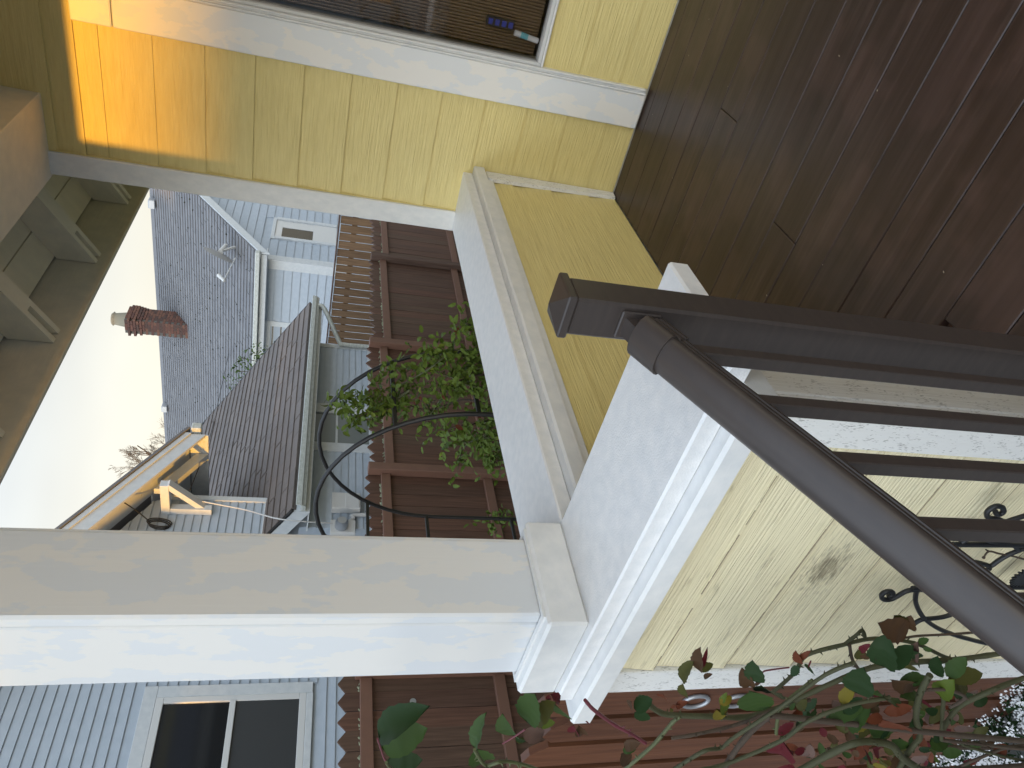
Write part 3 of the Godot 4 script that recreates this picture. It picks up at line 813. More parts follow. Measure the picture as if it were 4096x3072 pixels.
	slab(g, "rail", Vector3(-2.178, 0.22, -1.34), Vector3(-2.14, 0.31, -0.30), M.gate[1], 0.003)
	slab(g, "rail", Vector3(-2.178, -0.62, -1.34), Vector3(-2.14, -0.53, -0.30), M.gate[1], 0.003)
	for q in [[2780, 2800], [2945, 2798]]:
		var p := on_x(q[0], q[1], -2.2005)
		var pts := []
		for k in 17: pts.append(p + Vector3(-0.004, cos(TAU * k / 16) * 0.034, sin(TAU * k / 16) * 0.026))
		part(g, "latch_ring", tube(pts, [0.0055], 8), M.steel)

# ---------------------------------------------------------------- arbor and plants
# leaflet: pointed oval with toothed edge, folded along the midrib; length 1 along +y
func leaf_mesh(seed_: int, wide := 0.34, fold := 0.16, curl := 0.2) -> ArrayMesh:
	var r := RandomNumberGenerator.new()
	r.seed = seed_
	var st := SurfaceTool.new()
	st.begin(Mesh.PRIMITIVE_TRIANGLES)
	st.set_smooth_group(0)
	var n := 12
	var mid := []
	var lft := []
	var rgt := []
	for i in n + 1:
		var t := float(i) / n
		var w := wide * 1.78 * pow(t, 0.6) * pow(1.0 - t, 0.72) * (1.0 - 0.18 * t)
		var tooth := 1.0 + (0.05 if i % 2 == 0 else -0.05)
		var z := -curl * t * t * 0.7 + curl * 0.3 * t + 0.012 * r.randf_range(-1, 1)
		mid.append(Vector3(0.03 * curl * sin(3.0 * t), t, z - 0.015))
		lft.append(Vector3(-w * tooth * r.randf_range(0.95, 1.05), t + 0.03 * (1.0 - t), z + w * fold * r.randf_range(0.8, 1.2)))
		rgt.append(Vector3(w * tooth * r.randf_range(0.95, 1.05), t + 0.03 * (1.0 - t), z + w * fold * r.randf_range(0.8, 1.2)))
	for i in n:
		for s in [lft, rgt]:
			var q := [mid[i], mid[i + 1], s[i + 1], s[i]]
			if s == rgt: q.reverse()
			for id in [0, 1, 2, 0, 2, 3]: st.add_vertex(q[id])
	st.generate_normals()
	return st.commit()

var leaves := []
func leaf_basis(dir: Vector3, normal: Vector3, size: float) -> Basis:
	var y := dir.normalized()
	var x := y.cross(normal)
	if x.length() < 0.05: x = y.cross(Vector3(0.3, 0.5, 0.8))
	x = x.normalized()
	return Basis(x * size, y * size, x.cross(y) * size)

func build_arbor() -> void:
	var a := thing("garden_arbor", "black iron garden arbor with two round arches and crossbars", "arbor", Vector3(-0.4, GROUND, -1.43))
	var zc := -1.43
	var hz := 0.60
	var y0 := 0.50
	var top := 1.185
	for x in [-0.17, -0.63]:
		var pts := [Vector3(x, GROUND, zc + hz), Vector3(x, y0 - 0.3, zc + hz)]
		for k in 25:
			var t := PI * k / 24.0
			pts.append(Vector3(x, y0 + sin(t) * (top - y0), zc + cos(t) * hz))
		pts.append(Vector3(x, y0 - 0.3, zc - hz))
		pts.append(Vector3(x, GROUND, zc - hz))
		part(a, "arch", tube(pts, [0.0105], 8), M.arbor)
	for t in [0.05, 0.60, PI - 0.60, PI - 0.05]:
		var p := Vector3(0, y0 + sin(t) * (top - y0), zc + cos(t) * hz)
		slab(a, "crossbar", Vector3(-0.63, p.y - 0.009, p.z - 0.009), Vector3(-0.17, p.y + 0.009, p.z + 0.009), M.arbor, 0.002)
	for y in [0.02, -0.45]:
		for s in [-1, 1]: slab(a, "crossbar", Vector3(-0.63, y - 0.009, zc + s * hz - 0.009), Vector3(-0.17, y + 0.009, zc + s * hz + 0.009), M.arbor, 0.002)
	# climbing rose on the near leg
	var v := thing("climbing_rose", "leafy green climbing rose tangled over the black iron arbor", "climbing plant", Vector3(-0.35, GROUND, -0.85))
	rng.seed = 8
	var stems := []
	# stems drawn from the photograph, standing between the two arches
	var draw := [
		[[2000, 1500], [1900, 1440], [1800, 1420], [1710, 1480], [1600, 1540], [1490, 1580], [1470, 1600]],
		[[2050, 1560], [1950, 1500], [1850, 1520], [1750, 1560], [1650, 1560], [1560, 1590]],
		[[2050, 1650], [1960, 1620], [1850, 1600], [1720, 1640], [1620, 1620], [1530, 1640], [1450, 1660], [1390, 1690]],
		[[2080, 1700], [1980, 1680], [1880, 1700], [1790, 1720], [1780, 1790]],
		[[2080, 1760], [1990, 1750], [1900, 1760], [1850, 1800], [1830, 1880]],
		[[2030, 1360], [1950, 1340], [1880, 1300], [1840, 1290]],
		[[2020, 1420], [1940, 1400], [1860, 1400], [1760, 1400], [1700, 1410]],
		[[2060, 1600], [1970, 1560], [1870, 1540], [1780, 1500], [1640, 1470], [1560, 1460]],
		[[2070, 1800], [1980, 1800], [1930, 1790], [1890, 1740]],
		[[1640, 1560], [1560, 1610], [1500, 1620], [1460, 1590]],
		[[2090, 1860], [2010, 1840], [1960, 1860]],
		[[1420, 1690], [1385, 1620], [1370, 1600]],
		[[1960, 1470], [1860, 1490], [1760, 1600], [1700, 1700]],
		[[2060, 2090], [2000, 2075], [1940, 2080]]]
	for q in draw:
		var pts := []
		for p in q:
			var xx := -0.40 + rng.randf_range(-0.12, 0.12)
			pts.append(on_x(p[0], p[1], xx) if p[1] < 2000 else on_x(p[0], p[1], -0.1))
		pts = smooth(pts, 4)
		stems.append(pts)
		var rad := []
		for i in pts.size(): rad.append(lerp(0.006, 0.0016, float(i) / pts.size()))
		part(v, "stem", tube(pts, rad, 5), M.cane_old if rng.randf() < 0.4 else M.cane_young)
	var root := [Vector3(-0.35, GROUND, -0.82), Vector3(-0.42, -0.3, -0.86), Vector3(-0.40, 0.3, -0.83), stems[2][0]]
	part(v, "trunk", tube(smooth(root, 5), [0.016, 0.012], 6), M.cane_old)
	var extra := SurfaceTool.new()
	extra.begin(Mesh.PRIMITIVE_TRIANGLES)
	var total := 0
	for pass_ in 5:
		for pts in stems:
			for i in range(2, pts.size()):
				if rng.randf() < 0.25: continue
				var p: Vector3 = pts[i] + Vector3(rng.randf_range(-0.05, 0.05), rng.randf_range(-0.05, 0.05), rng.randf_range(-0.05, 0.05)) * (0.4 + pass_ * 0.34)
				for k in 3:
					var dir := Vector3(rng.randf_range(-1, 1), rng.randf_range(-0.9, 0.7), rng.randf_range(-1, 1)).normalized()
					var nrm := Vector3(rng.randf_range(-1.2, 0.4), rng.randf_range(0.2, 1.4), rng.randf_range(-0.4, 1.2)).normalized()
					var size := rng.randf_range(0.026, 0.048)
					var b := leaf_basis(dir, nrm, size)
					var at := p + dir * 0.008 * k
					if total < 290:
						var c := rng.randf()
						part(v, "leaf", leaves[rng.randi() % leaves.size()], M.leaf["vine" if c < 0.5 else "vinedark" if c < 0.75 else "vinelime" if c < 0.95 else "rust"], at, b)
					else:
						extra.append_from(leaves[rng.randi() % leaves.size()], 0, Transform3D(b, at))
					total += 1
	part(v, "foliage", extra.commit(), M.leaf.vine).set_meta("kind", "stuff")

func build_rose() -> void:
	var r := thing("rose_bush", "thorny rose bush with green and reddish leaves below the faded porch wall", "rose bush", Vector3(-2.45, GROUND, -0.3))
	rng.seed = 44
	# canes: [x of the plane they grow in, thickness mm, kind, pixel path from the foot upwards]
	var canes := [
		[-2.42, 11, "cane", [[4180, 2690], [4096, 2712], [3960, 2765], [3840, 2826], [3779, 2906], [3740, 2990]]],
		[-2.40, 11, "cane", [[4050, 2605], [3948, 2622], [3800, 2640], [3640, 2650], [3480, 2672], [3300, 2745], [3122, 2828], [2980, 2868], [2847, 2866], [2720, 2862], [2641, 2850], [2560, 2790]]],
		[-2.40, 8, "cane_old", [[3240, 2800], [3106, 2836], [2948, 2898], [2780, 2938], [2685, 2953]]],
		[-2.41, 8, "cane_young", [[2720, 2866], [2690, 2890], [2640, 2950], [2600, 2992], [2522, 3059], [2480, 3090]]],
		[-2.42, 7, "cane_young", [[3250, 2720], [3135, 2818], [3110, 2880], [3105, 2935]]],
		[-2.43, 8, "cane", [[3420, 2650], [3300, 2700], [3135, 2818], [2935, 2951], [2885, 2992], [2815, 3005], [2695, 3078]]],
		[-2.44, 9, "cane", [[3560, 2790], [3400, 2820], [3233, 2885], [3122, 2964], [2916, 3052], [2800, 3080]]],
		[-2.43, 12, "cane_old", [[3080, 2860], [2990, 2942], [2930, 3020], [2890, 3085]]],
		[-2.46, 15, "cane", [[3700, 3090], [3610, 3032], [3566, 2982], [3480, 2966], [3408, 2976], [3300, 3026], [3200, 3085]]],
		[-2.45, 12, "cane", [[3595, 3075], [3640, 3000], [3681, 2945], [3664, 2873], [3681, 2773], [3720, 2700]]],
		[-2.44, 8, "cane", [[3765, 2960], [3768, 2880], [3775, 2790]]],
		[-2.40, 7, "cane_red", [[2582, 2973], [2525, 2935], [2459, 2900], [2376, 2840], [2340, 2800]]],
		[-2.36, 8, "cane", [[3860, 2650], [3780, 2628], [3658, 2573], [3503, 2554], [3374, 2579], [3226, 2622], [3180, 2690], [3090, 2770]]],
		[-2.36, 7, "cane", [[3374, 2579], [3420, 2545], [3448, 2522], [3460, 2550]]],
		[-2.37, 7, "cane_old", [[3398, 2580], [3410, 2640], [3442, 2690], [3490, 2790], [3510, 2850]]],
		[-2.40, 3, "cane_red", [[3155, 2670], [3080, 2680], [3050, 2690], [3030, 2730]]],
		[-2.36, 5, "cane_old", [[3900, 2530], [3800, 2537], [3660, 2545], [3580, 2560]]],
		[-2.47, 6, "cane_young", [[2150, 3078], [2100, 3060], [2030, 3046], [1990, 3050], [1940, 3060], [1898, 2998]]],
		[-2.47, 3, "cane_red", [[1570, 3075], [1540, 3040], [1520, 2985], [1510, 2955]]],
		[-2.46, 3, "cane_red", [[2100, 2918], [2060, 2945], [2010, 2975]]],
		[-2.48, 5, "cane_young", [[1600, 3110], [1560, 3070], [1545, 3050]]],
		[-2.45, 7, "cane_old", [[3800, 2830], [3860, 2790], [3790, 2760], [3700, 2760]]],
		[-2.46, 6, "cane", [[3850, 2980], [3950, 3010], [4080, 3040], [4180, 3050]]],
		[-2.46, 7, "cane_old", [[4140, 2980], [4030, 2990], [3900, 3040], [3800, 3085]]]]
	for c in canes:
		var x: float = c[0]
		var pts := []
		for p in c[3]: pts.append(on_x(p[0], p[1], x + rng.randf_range(-0.006, 0.006)))
		pts = smooth(pts, 5)
		var rad := []
		var r0: float = c[1] * 0.0005
		for i in pts.size(): rad.append(r0 * rng.randf_range(0.9, 1.1))
		var st := SurfaceTool.new()
		st.begin(Mesh.PRIMITIVE_TRIANGLES)
		add_tube(st, pts, rad, 8)
		# thorns
		if r0 > 0.0025:
			for i in range(1, pts.size() - 1):
				if rng.randf() < 0.55:
					var t: Vector3 = (pts[i + 1] - pts[i - 1]).normalized()
					var o := Vector3(rng.randf_range(-1, 1), rng.randf_range(-1, 1), rng.randf_range(-1, 1))
					o = (o - t * o.dot(t)).normalized()
					add_tube(st, [pts[i] + o * r0 * 0.8, pts[i] + o * (r0 + 0.006) - t * 0.002], [0.0022, 0.0002], 5)
		part(r, "cane", st.commit(), M[c[2]])
	# foot of the bush
	for k in 5:
		var p := Vector3(-2.46 + rng.randf_range(-0.03, 0.03), GROUND, -0.24 + rng.randf_range(-0.06, 0.06))
		var c = canes[[0, 8, 9, 10, 7][k]]
		var e: Array = c[3][c[3].size() - 1] if k in [0] else c[3][0]
		part(r, "cane", tube(smooth([p, p.lerp(on_x(e[0], e[1], c[0]), 0.5) + Vector3(-0.02, 0.03, 0.02), on_x(e[0], e[1], c[0])], 4), [c[1] * 0.0005], 7), M.cane_old)
	# leaves: base pixel, tip pixel, width over length, colour, plane offset
	var L := [
		[1510, 2954, 1667, 2827, 0.30, "dark", 0.0], [1521, 2992, 1702, 2916, 0.42, "green", 0.004], [1544, 3049, 1690, 3043, 0.40, "dark", 0.008], [1898, 2998, 1920, 2865, 0.16, "green", 0.0], [1898, 2995, 1955, 3074, 0.40, "green", 0.004],
		[2104, 2894, 2131, 2783, 0.32, "green", 0.01], [2133, 2891, 2209, 2812, 0.34, "olive", 0.013], [2136, 2894, 2222, 2892, 0.34, "lime", 0.016], [2212, 2816, 2269, 2880, 0.34, "green", 0.02], [2060, 2945, 1998, 2890, 0.40, "green", 0.0], [2085, 2926, 2192, 2951, 0.34, "mauve", 0.0], [2062, 2947, 2112, 2975, 0.26, "dark", 0.003], [2062, 2950, 2132, 2958, 0.3, "olive", 0.006],
		[2202, 2778, 2253, 2811, 0.26, "red", 0.02], [2195, 2778, 2194, 2808, 0.26, "red", 0.02], [2292, 2900, 2300, 2952, 0.22, "red", 0.01], [2313, 2902, 2338, 2962, 0.26, "brown", 0.012], [2346, 2884, 2368, 2904, 0.3, "red", 0.014],
		[2534, 2836, 2607, 2796, 0.46, "dark", 0.0], [2536, 2850, 2602, 2880, 0.4, "dark", 0.004], [2524, 2802, 2518, 2842, 0.28, "brown", 0.0], [2650, 2776, 2660, 2808, 0.42, "rust", 0.004], [2490, 3002, 2540, 2998, 0.34, "green", 0.0], [2494, 2990, 2555, 2972, 0.34, "brown", 0.003], [2484, 3018, 2524, 3056, 0.34, "brown", 0.0],
		[2727, 2727, 2756, 2648, 0.27, "olive", 0.0], [2730, 2734, 2738, 2804, 0.25, "olive", 0.0], [2796, 2683, 2788, 2604, 0.20, "brown", 0.0], [2798, 2682, 2852, 2655, 0.40, "olive", 0.002], [2800, 2670, 2828, 2612, 0.12, "red", 0.003], [2815, 2712, 2842, 2696, 0.3, "brown", 0.004],
		[3030, 2732, 3006, 2653, 0.40, "dark", 0.0], [2996, 2768, 3050, 2854, 0.40, "green", 0.0], [3040, 2740, 3121, 2800, 0.30, "dark", 0.003], [3000, 2750, 2970, 2694, 0.26, "brown", 0.012], [3020, 2745, 3052, 2712, 0.3, "mauve", 0.012],
		[3195, 2663, 3164, 2705, 0.42, "dark", 0.0], [3233, 2657, 3250, 2703, 0.38, "dark", 0.0], [3190, 2640, 3240, 2605, 0.2, "rust", 0.0], [3200, 2655, 3180, 2612, 0.24, "rust", 0.0], [3245, 2640, 3232, 2672, 0.16, "red", 0.0],
		[2878, 2818, 2931, 2786, 0.40, "yellow", 0.0], [2880, 2822, 2918, 2852, 0.36, "lime", 0.002], [2880, 2818, 2905, 2772, 0.3, "lime", 0.002], [2866, 2838, 2888, 2884, 0.26, "yellow", 0.0], [2862, 2838, 2905, 2868, 0.2, "rust", 0.0], [2690, 2818, 2735, 2832, 0.36, "rust", 0.01], [2704, 2830, 2745, 2806, 0.3, "rust", 0.01], [2683, 2850, 2690, 2826, 0.4, "olive", 0.01],
		[3132, 2970, 3119, 3056, 0.30, "red", 0.0], [3142, 2978, 3162, 3028, 0.28, "red", 0.0], [3110, 2940, 3175, 2890, 0.3, "red", 0.02], [3125, 2930, 3150, 2965, 0.26, "green", 0.02], [3155, 2860, 3205, 2882, 0.3, "green", 0.01], [3190, 2840, 3225, 2800, 0.4, "olive", 0.012], [3160, 2842, 3180, 2812, 0.34, "green", 0.01],
		[3633, 2530, 3532, 2503, 0.34, "brown", 0.0], [3622, 2520, 3580, 2466, 0.36, "olive", 0.003], [3640, 2520, 3638, 2474, 0.36, "brown", 0.004], [3625, 2532, 3585, 2556, 0.36, "brown", 0.002], [3540, 2520, 3600, 2540, 0.3, "mauve", 0.004],
		[3534, 2672, 3534, 2566, 0.32, "dark", -0.012], [3559, 2672, 3648, 2582, 0.40, "dark", -0.015], [3652, 2640, 3655, 2590, 0.26, "mauve", 0.0], [3672, 2572, 3715, 2556, 0.40, "green", 0.0], [3690, 2590, 3732, 2606, 0.34, "green", 0.0], [3500, 2600, 3490, 2640, 0.3, "brown", 0.0], [3440, 2606, 3470, 2582, 0.22, "red", 0.0], [3430, 2600, 3452, 2640, 0.34, "olive", 0.004],
		[3786, 2708, 3864, 2630, 0.42, "green", -0.012], [3793, 2715, 3934, 2692, 0.36, "olive", -0.010], [3750, 2706, 3745, 2632, 0.34, "dark", -0.004], [3790, 2722, 3890, 2745, 0.3, "olive", -0.006], [3754, 2782, 3800, 2735, 0.42, "lime", -0.02], [3690, 2700, 3600, 2720, 0.3, "green", 0.0], [3700, 2700, 3650, 2745, 0.34, "green", 0.0],
		[3426, 2775, 3446, 2688, 0.38, "dark", -0.012], [3358, 2812, 3418, 2742, 0.34, "yellow", -0.006], [3372, 2855, 3450, 2790, 0.36, "dark", -0.014], [3305, 2888, 3464, 2822, 0.24, "green", -0.010], [3386, 2910, 3462, 2830, 0.38, "green", -0.006], [3412, 2920, 3486, 2874, 0.36, "yellow", 0.0], [3530, 2850, 3656, 2828, 0.26, "rust", -0.03], [3523, 2880, 3645, 2940, 0.28, "rust", -0.028], [3530, 2862, 3470, 2890, 0.36, "rust", -0.026], [3505, 2762, 3586, 2822, 0.34, "green", -0.01], [3560, 2940, 3490, 2905, 0.32, "green", -0.01], [3500, 2950, 3560, 2900, 0.34, "dark", -0.01], [3440, 2820, 3520, 2800, 0.34, "brown", 0.0], [3560, 2720, 3700, 2765, 0.16, "brown", -0.01], [3600, 2790, 3690, 2770, 0.3, "green", -0.004],
		[3725, 2998, 3792, 2958, 0.44, "green", -0.02], [3768, 3018, 3850, 3006, 0.40, "green", -0.024], [3735, 2970, 3770, 2935, 0.4, "dark", -0.018], [3660, 2866, 3704, 2848, 0.42, "green", -0.02], [3843, 2932, 3898, 2958, 0.38, "olive", -0.02], [3896, 2940, 3952, 2912, 0.40, "olive", -0.02], [3800, 2935, 3845, 2960, 0.36, "rust", -0.018], [3973, 3000, 4044, 3022, 0.34, "rust", -0.02], [3975, 2996, 4034, 2984, 0.34, "rust", -0.02], [3920, 2990, 3890, 2975, 0.44, "green", -0.02], [3950, 2990, 3975, 2960, 0.3, "brown", -0.02], [3905, 2960, 3935, 2985, 0.4, "brown", -0.02],
		[3458, 3000, 3476, 3036, 0.34, "red", -0.012], [3490, 2996, 3540, 3008, 0.3, "red", -0.012], [3430, 3000, 3412, 3030, 0.4, "brown", -0.01], [3510, 3030, 3556, 3060, 0.3, "yellow", -0.012], [3500, 3050, 3540, 3080, 0.34, "yellow", -0.012], [3540, 3010, 3580, 2990, 0.3, "olive", -0.012], [3565, 2960, 3640, 2995, 0.26, "green", -0.014], [3720, 3000, 3760, 3040, 0.22, "lime", -0.02], [3850, 3050, 3920, 3040, 0.2, "red", -0.02], [3600, 2640, 3660, 2690, 0.3, "olive", -0.006], [3630, 2600, 3690, 2640, 0.3, "dark", -0.006], [3470, 2640, 3440, 2600, 0.3, "brown", 0.0]]
	for q in L:
		var base := on_x(q[0], q[1], -2.425 + q[6])
		var tip := on_x(q[2], q[3], -2.425 + q[6] + rng.randf_range(-0.012, 0.012))
		var ln := base.distance_to(tip)
		var view := (CAM - base).normalized()
		var nrm := (view * 0.75 + Vector3(rng.randf_range(-0.4, 0.2), rng.randf_range(0.0, 0.7), rng.randf_range(-0.3, 0.3))).normalized()
		var m := leaf_basis(tip - base, nrm, ln)
		m.x *= float(q[4]) / 0.34 * 1.06
		part(r, "leaf", leaves[rng.randi() % 4], M.leaf[q[5]], base, m)
	# smaller leaves low in the tangle
	var names := ["dark", "green", "olive", "brown", "rust", "red", "dark", "mauve"]
	for k in 110:
		var u := rng.randf_range(3150, 3900)
		var w := rng.randf_range(2760, 3090)
		var p := on_x(u, w, -2.40 + rng.randf_range(-0.02, 0.10))
		var dir := Vector3(rng.randf_range(-0.6, 0.6), rng.randf_range(-0.6, 0.9), rng.randf_range(-0.9, 0.9))
		part(r, "leaf", leaves[rng.randi() % 4], M.leaf[names[rng.randi() % 8]], p, leaf_basis(dir, Vector3(-0.6, 0.7, 0.6), rng.randf_range(0.028, 0.055)))

	# white alyssum cushion on the soil
	var fl := thing("white_alyssum", "mass of tiny white alyssum flowers on the soil under the rose bush", "flowers", Vector3(-2.5, GROUND, -0.6))
	fl.set_meta("kind", "stuff")
	var st := SurfaceTool.new()
	st.begin(Mesh.PRIMITIVE_TRIANGLES)
	var gr := SurfaceTool.new()
	gr.begin(Mesh.PRIMITIVE_TRIANGLES)
	var hn := FastNoiseLite.new()
	hn.seed = 6
	hn.frequency = 5.0
	for k in 1900:
		var x := rng.randf_range(-2.68, -2.16)
		var z := rng.randf_range(-0.95, 0.08)
		var dense := hn.get_noise_2d(x * 1.5, z * 1.5)
		var y := GROUND + 0.17 + 0.10 * hn.get_noise_2d(x, z) + rng.randf_range(-0.03, 0.03)
		var c := Vector3(x, y, z)
		for i in 3:
			var d := Vector3(rng.randf_range(-1, 1), rng.randf_range(-0.3, 0.9), rng.randf_range(-1, 1))
			gr.append_from(leaves[rng.randi() % 4], 0, Transform3D(leaf_basis(d, Vector3.UP, rng.randf_range(0.016, 0.034)) * Basis.from_scale(Vector3(0.5, 1, 1)), c + Vector3(rng.randf_range(-0.03, 0.03), rng.randf_range(-0.06, 0.0), rng.randf_range(-0.03, 0.03))))
		if dense < -0.2: continue
		for i in 9:
			var o := c + Vector3(rng.randf_range(-0.018, 0.018), rng.randf_range(0.0, 0.012), rng.randf_range(-0.018, 0.018))
			var n := Vector3(rng.randf_range(-0.6, 0.2), 1, rng.randf_range(-0.2, 0.6)).normalized()
			var s := 0.0042
			var ax := n.cross(Vector3(rng.randf(), 0.1, rng.randf())).normalized()
			var ay := n.cross(ax)
			face(st, [o + ax * s, o + ay * s * 0.75, o - ax * s, o - ay * s * 0.75], o - n)
	part(fl, "blossom", st.commit(), M.petal).set_meta("kind", "stuff")
	part(fl, "foliage", gr.commit(), M.leaf.dark).set_meta("kind", "stuff")

	# iron scroll trellis with a cut-out sunflower against the faded wall
	var t := thing("scroll_trellis", "black iron scroll trellis with a sunflower leaning on the faded clapboards", "trellis", Vector3(-2.28, GROUND, 0.1))
	var A := func(x: float, y: float) -> Vector3: return on_x(3200 + x * 0.2712, 2250 + y * 0.2712, -2.262)
	var H := func(x: float, y: float) -> Vector3: return on_x(3500 + x * 0.2694, 1900 + y * 0.2694, -2.262)
	var lines := [
		[A, [[1290, 505], [1340, 490], [1375, 465], [1350, 430], [1270, 430], [1205, 480], [1225, 540], [1330, 545], [1440, 495], [1560, 425], [1690, 400], [1800, 400]]],
		[A, [[1722, 405], [1702, 560], [1760, 720], [1850, 840], [2000, 950], [2200, 1040], [2420, 1110], [2800, 1200], [3300, 1260]]],
		[A, [[1640, 960], [1690, 900], [1800, 840], [1950, 825], [2100, 805], [2250, 760], [2400, 680]]],
		[H, [[1785, 540], [1810, 580], [1870, 575], [1910, 530], [1880, 475], [1790, 465], [1690, 520], [1658, 590], [1700, 640], [1820, 650], [1935, 692], [2050, 660], [2212, 610], [2400, 560]]],
		[H, [[900, 1260], [1040, 1160], [1200, 1060], [1350, 965], [1480, 900]]],
		[H, [[1400, 1290], [1520, 1300], [1650, 1335], [1720, 1350], [1850, 1260], [2000, 1175], [2212, 1095], [2500, 1020]]],
		[H, [[1500, 900], [1760, 1000], [1950, 1015], [2060, 1045], [2130, 1110]]],
		[H, [[1700, 1380], [1560, 1560], [1480, 1800], [1500, 2100]]]]
	for q in lines:
		var pts := []
		for p in q[1]: pts.append(q[0].call(p[0], p[1]))
		part(t, "scroll", tube(smooth(pts, 5), [0.0052], 8), M.iron)
	for yy in [0.16, 0.02]:
		part(t, "stake", tube([Vector3(-2.264, GROUND, 0.35 - yy), Vector3(-2.264, 0.05, 0.33 - yy)], [0.0055], 8), M.iron)
	var c := on_x(4100, 2304, -2.262)
	var sf := SurfaceTool.new()
	sf.begin(Mesh.PRIMITIVE_TRIANGLES)
	for k in 22:
		var a0 := TAU * k / 22
		var a1 := TAU * (k + 1) / 22
		var am := (a0 + a1) / 2
		var p := func(a: float, rr: float) -> Vector3: return c + Vector3(0, cos(a) * rr, sin(a) * rr)
		add_prism(sf, [c, p.call(a0, 0.024), p.call(am - 0.05, 0.034), p.call(am + 0.05, 0.034), p.call(a1, 0.024)], Vector3(-0.004, 0, 0))
	part(t, "sunflower", sf.commit(), M.iron)
	var tw := thing("dry_twig", "bare brown dry twig leaning against the faded clapboards", "twig", on_x(4000, 2330, -2.27))
	part(tw, "twig_stem", tube(smooth([H.call(1610, 1230), H.call(1690, 1135), H.call(1850, 1170), H.call(2020, 1200), H.call(2212, 1250)], 4), [0.0035, 0.002], 6), M.cane_old)
	part(tw, "twig_fork", tube([H.call(1690, 1135), H.call(1640, 1105)], [0.0022, 0.001], 5), M.cane_old)

# ---------------------------------------------------------------- the houses next door
func sh(x: float, y: float) -> Vector2: return Vector2(650 + x * 0.31646, 1650 + y * 0.31646)

# shingles on a roof plane: o = lower corner, along = eave direction, up = up-slope unit, nrm = outward
func shingle_roof(parent: Node3D, o: Vector3, along: Vector3, up: Vector3, nrm: Vector3, length: float, run: float, tab: float, expo: float, mats: Array, singles_from: float, thick := 0.016) -> void:
	var rows := int(run / expo)
	var cols := int(length / tab) + 1
	var list := []
	for r in rows:
		for c in cols + 1:
			var a := (c - 0.5 * (r % 2)) * tab + rng.randf_range(-0.015, 0.015) - (0.16 * tab if r % 3 == 1 else 0.0)
			list.append([a, r * expo, rng.randi() % mats.size(), rng.randf_range(0.0, 0.004)])
	# the pieces that show largest come first
	list.sort_custom(func(p, q): return abs(p[0] - singles_from) + 0.3 * p[1] < abs(q[0] - singles_from) + 0.3 * q[1])
	var tilt := Basis(along, 0.035)
	var st := []
	for m in mats:
		var s := SurfaceTool.new()
		s.begin(Mesh.PRIMITIVE_TRIANGLES)
		st.append(s)
	var done := 0
	for q in list:
		var a0: float = max(q[0] + 0.003, 0.0)
		var a1: float = min(q[0] + tab - 0.003, length)
		if a1 - a0 < 0.02: continue
		var lift: float = q[3]
		var p0: Vector3 = o + along * a0 + up * float(q[1])
		var w := along * (a1 - a0)
		var hgt := expo + 0.03
		var f := [p0 + nrm * (0.004 + lift), p0 + nrm * (thick + 0.006 + lift), p0 + up * hgt + nrm * 0.006, p0 + up * hgt + nrm * 0.001]
		if done < 295:
			part(parent, "shingle", prism(f, w), mats[q[2]])
		else:
			add_prism(st[q[2]], f, w)
		done += 1
	for k in mats.size():
		if done > 295: part(parent, "shingle_field", st[k].commit(), mats[k]).set_meta("kind", "stuff")

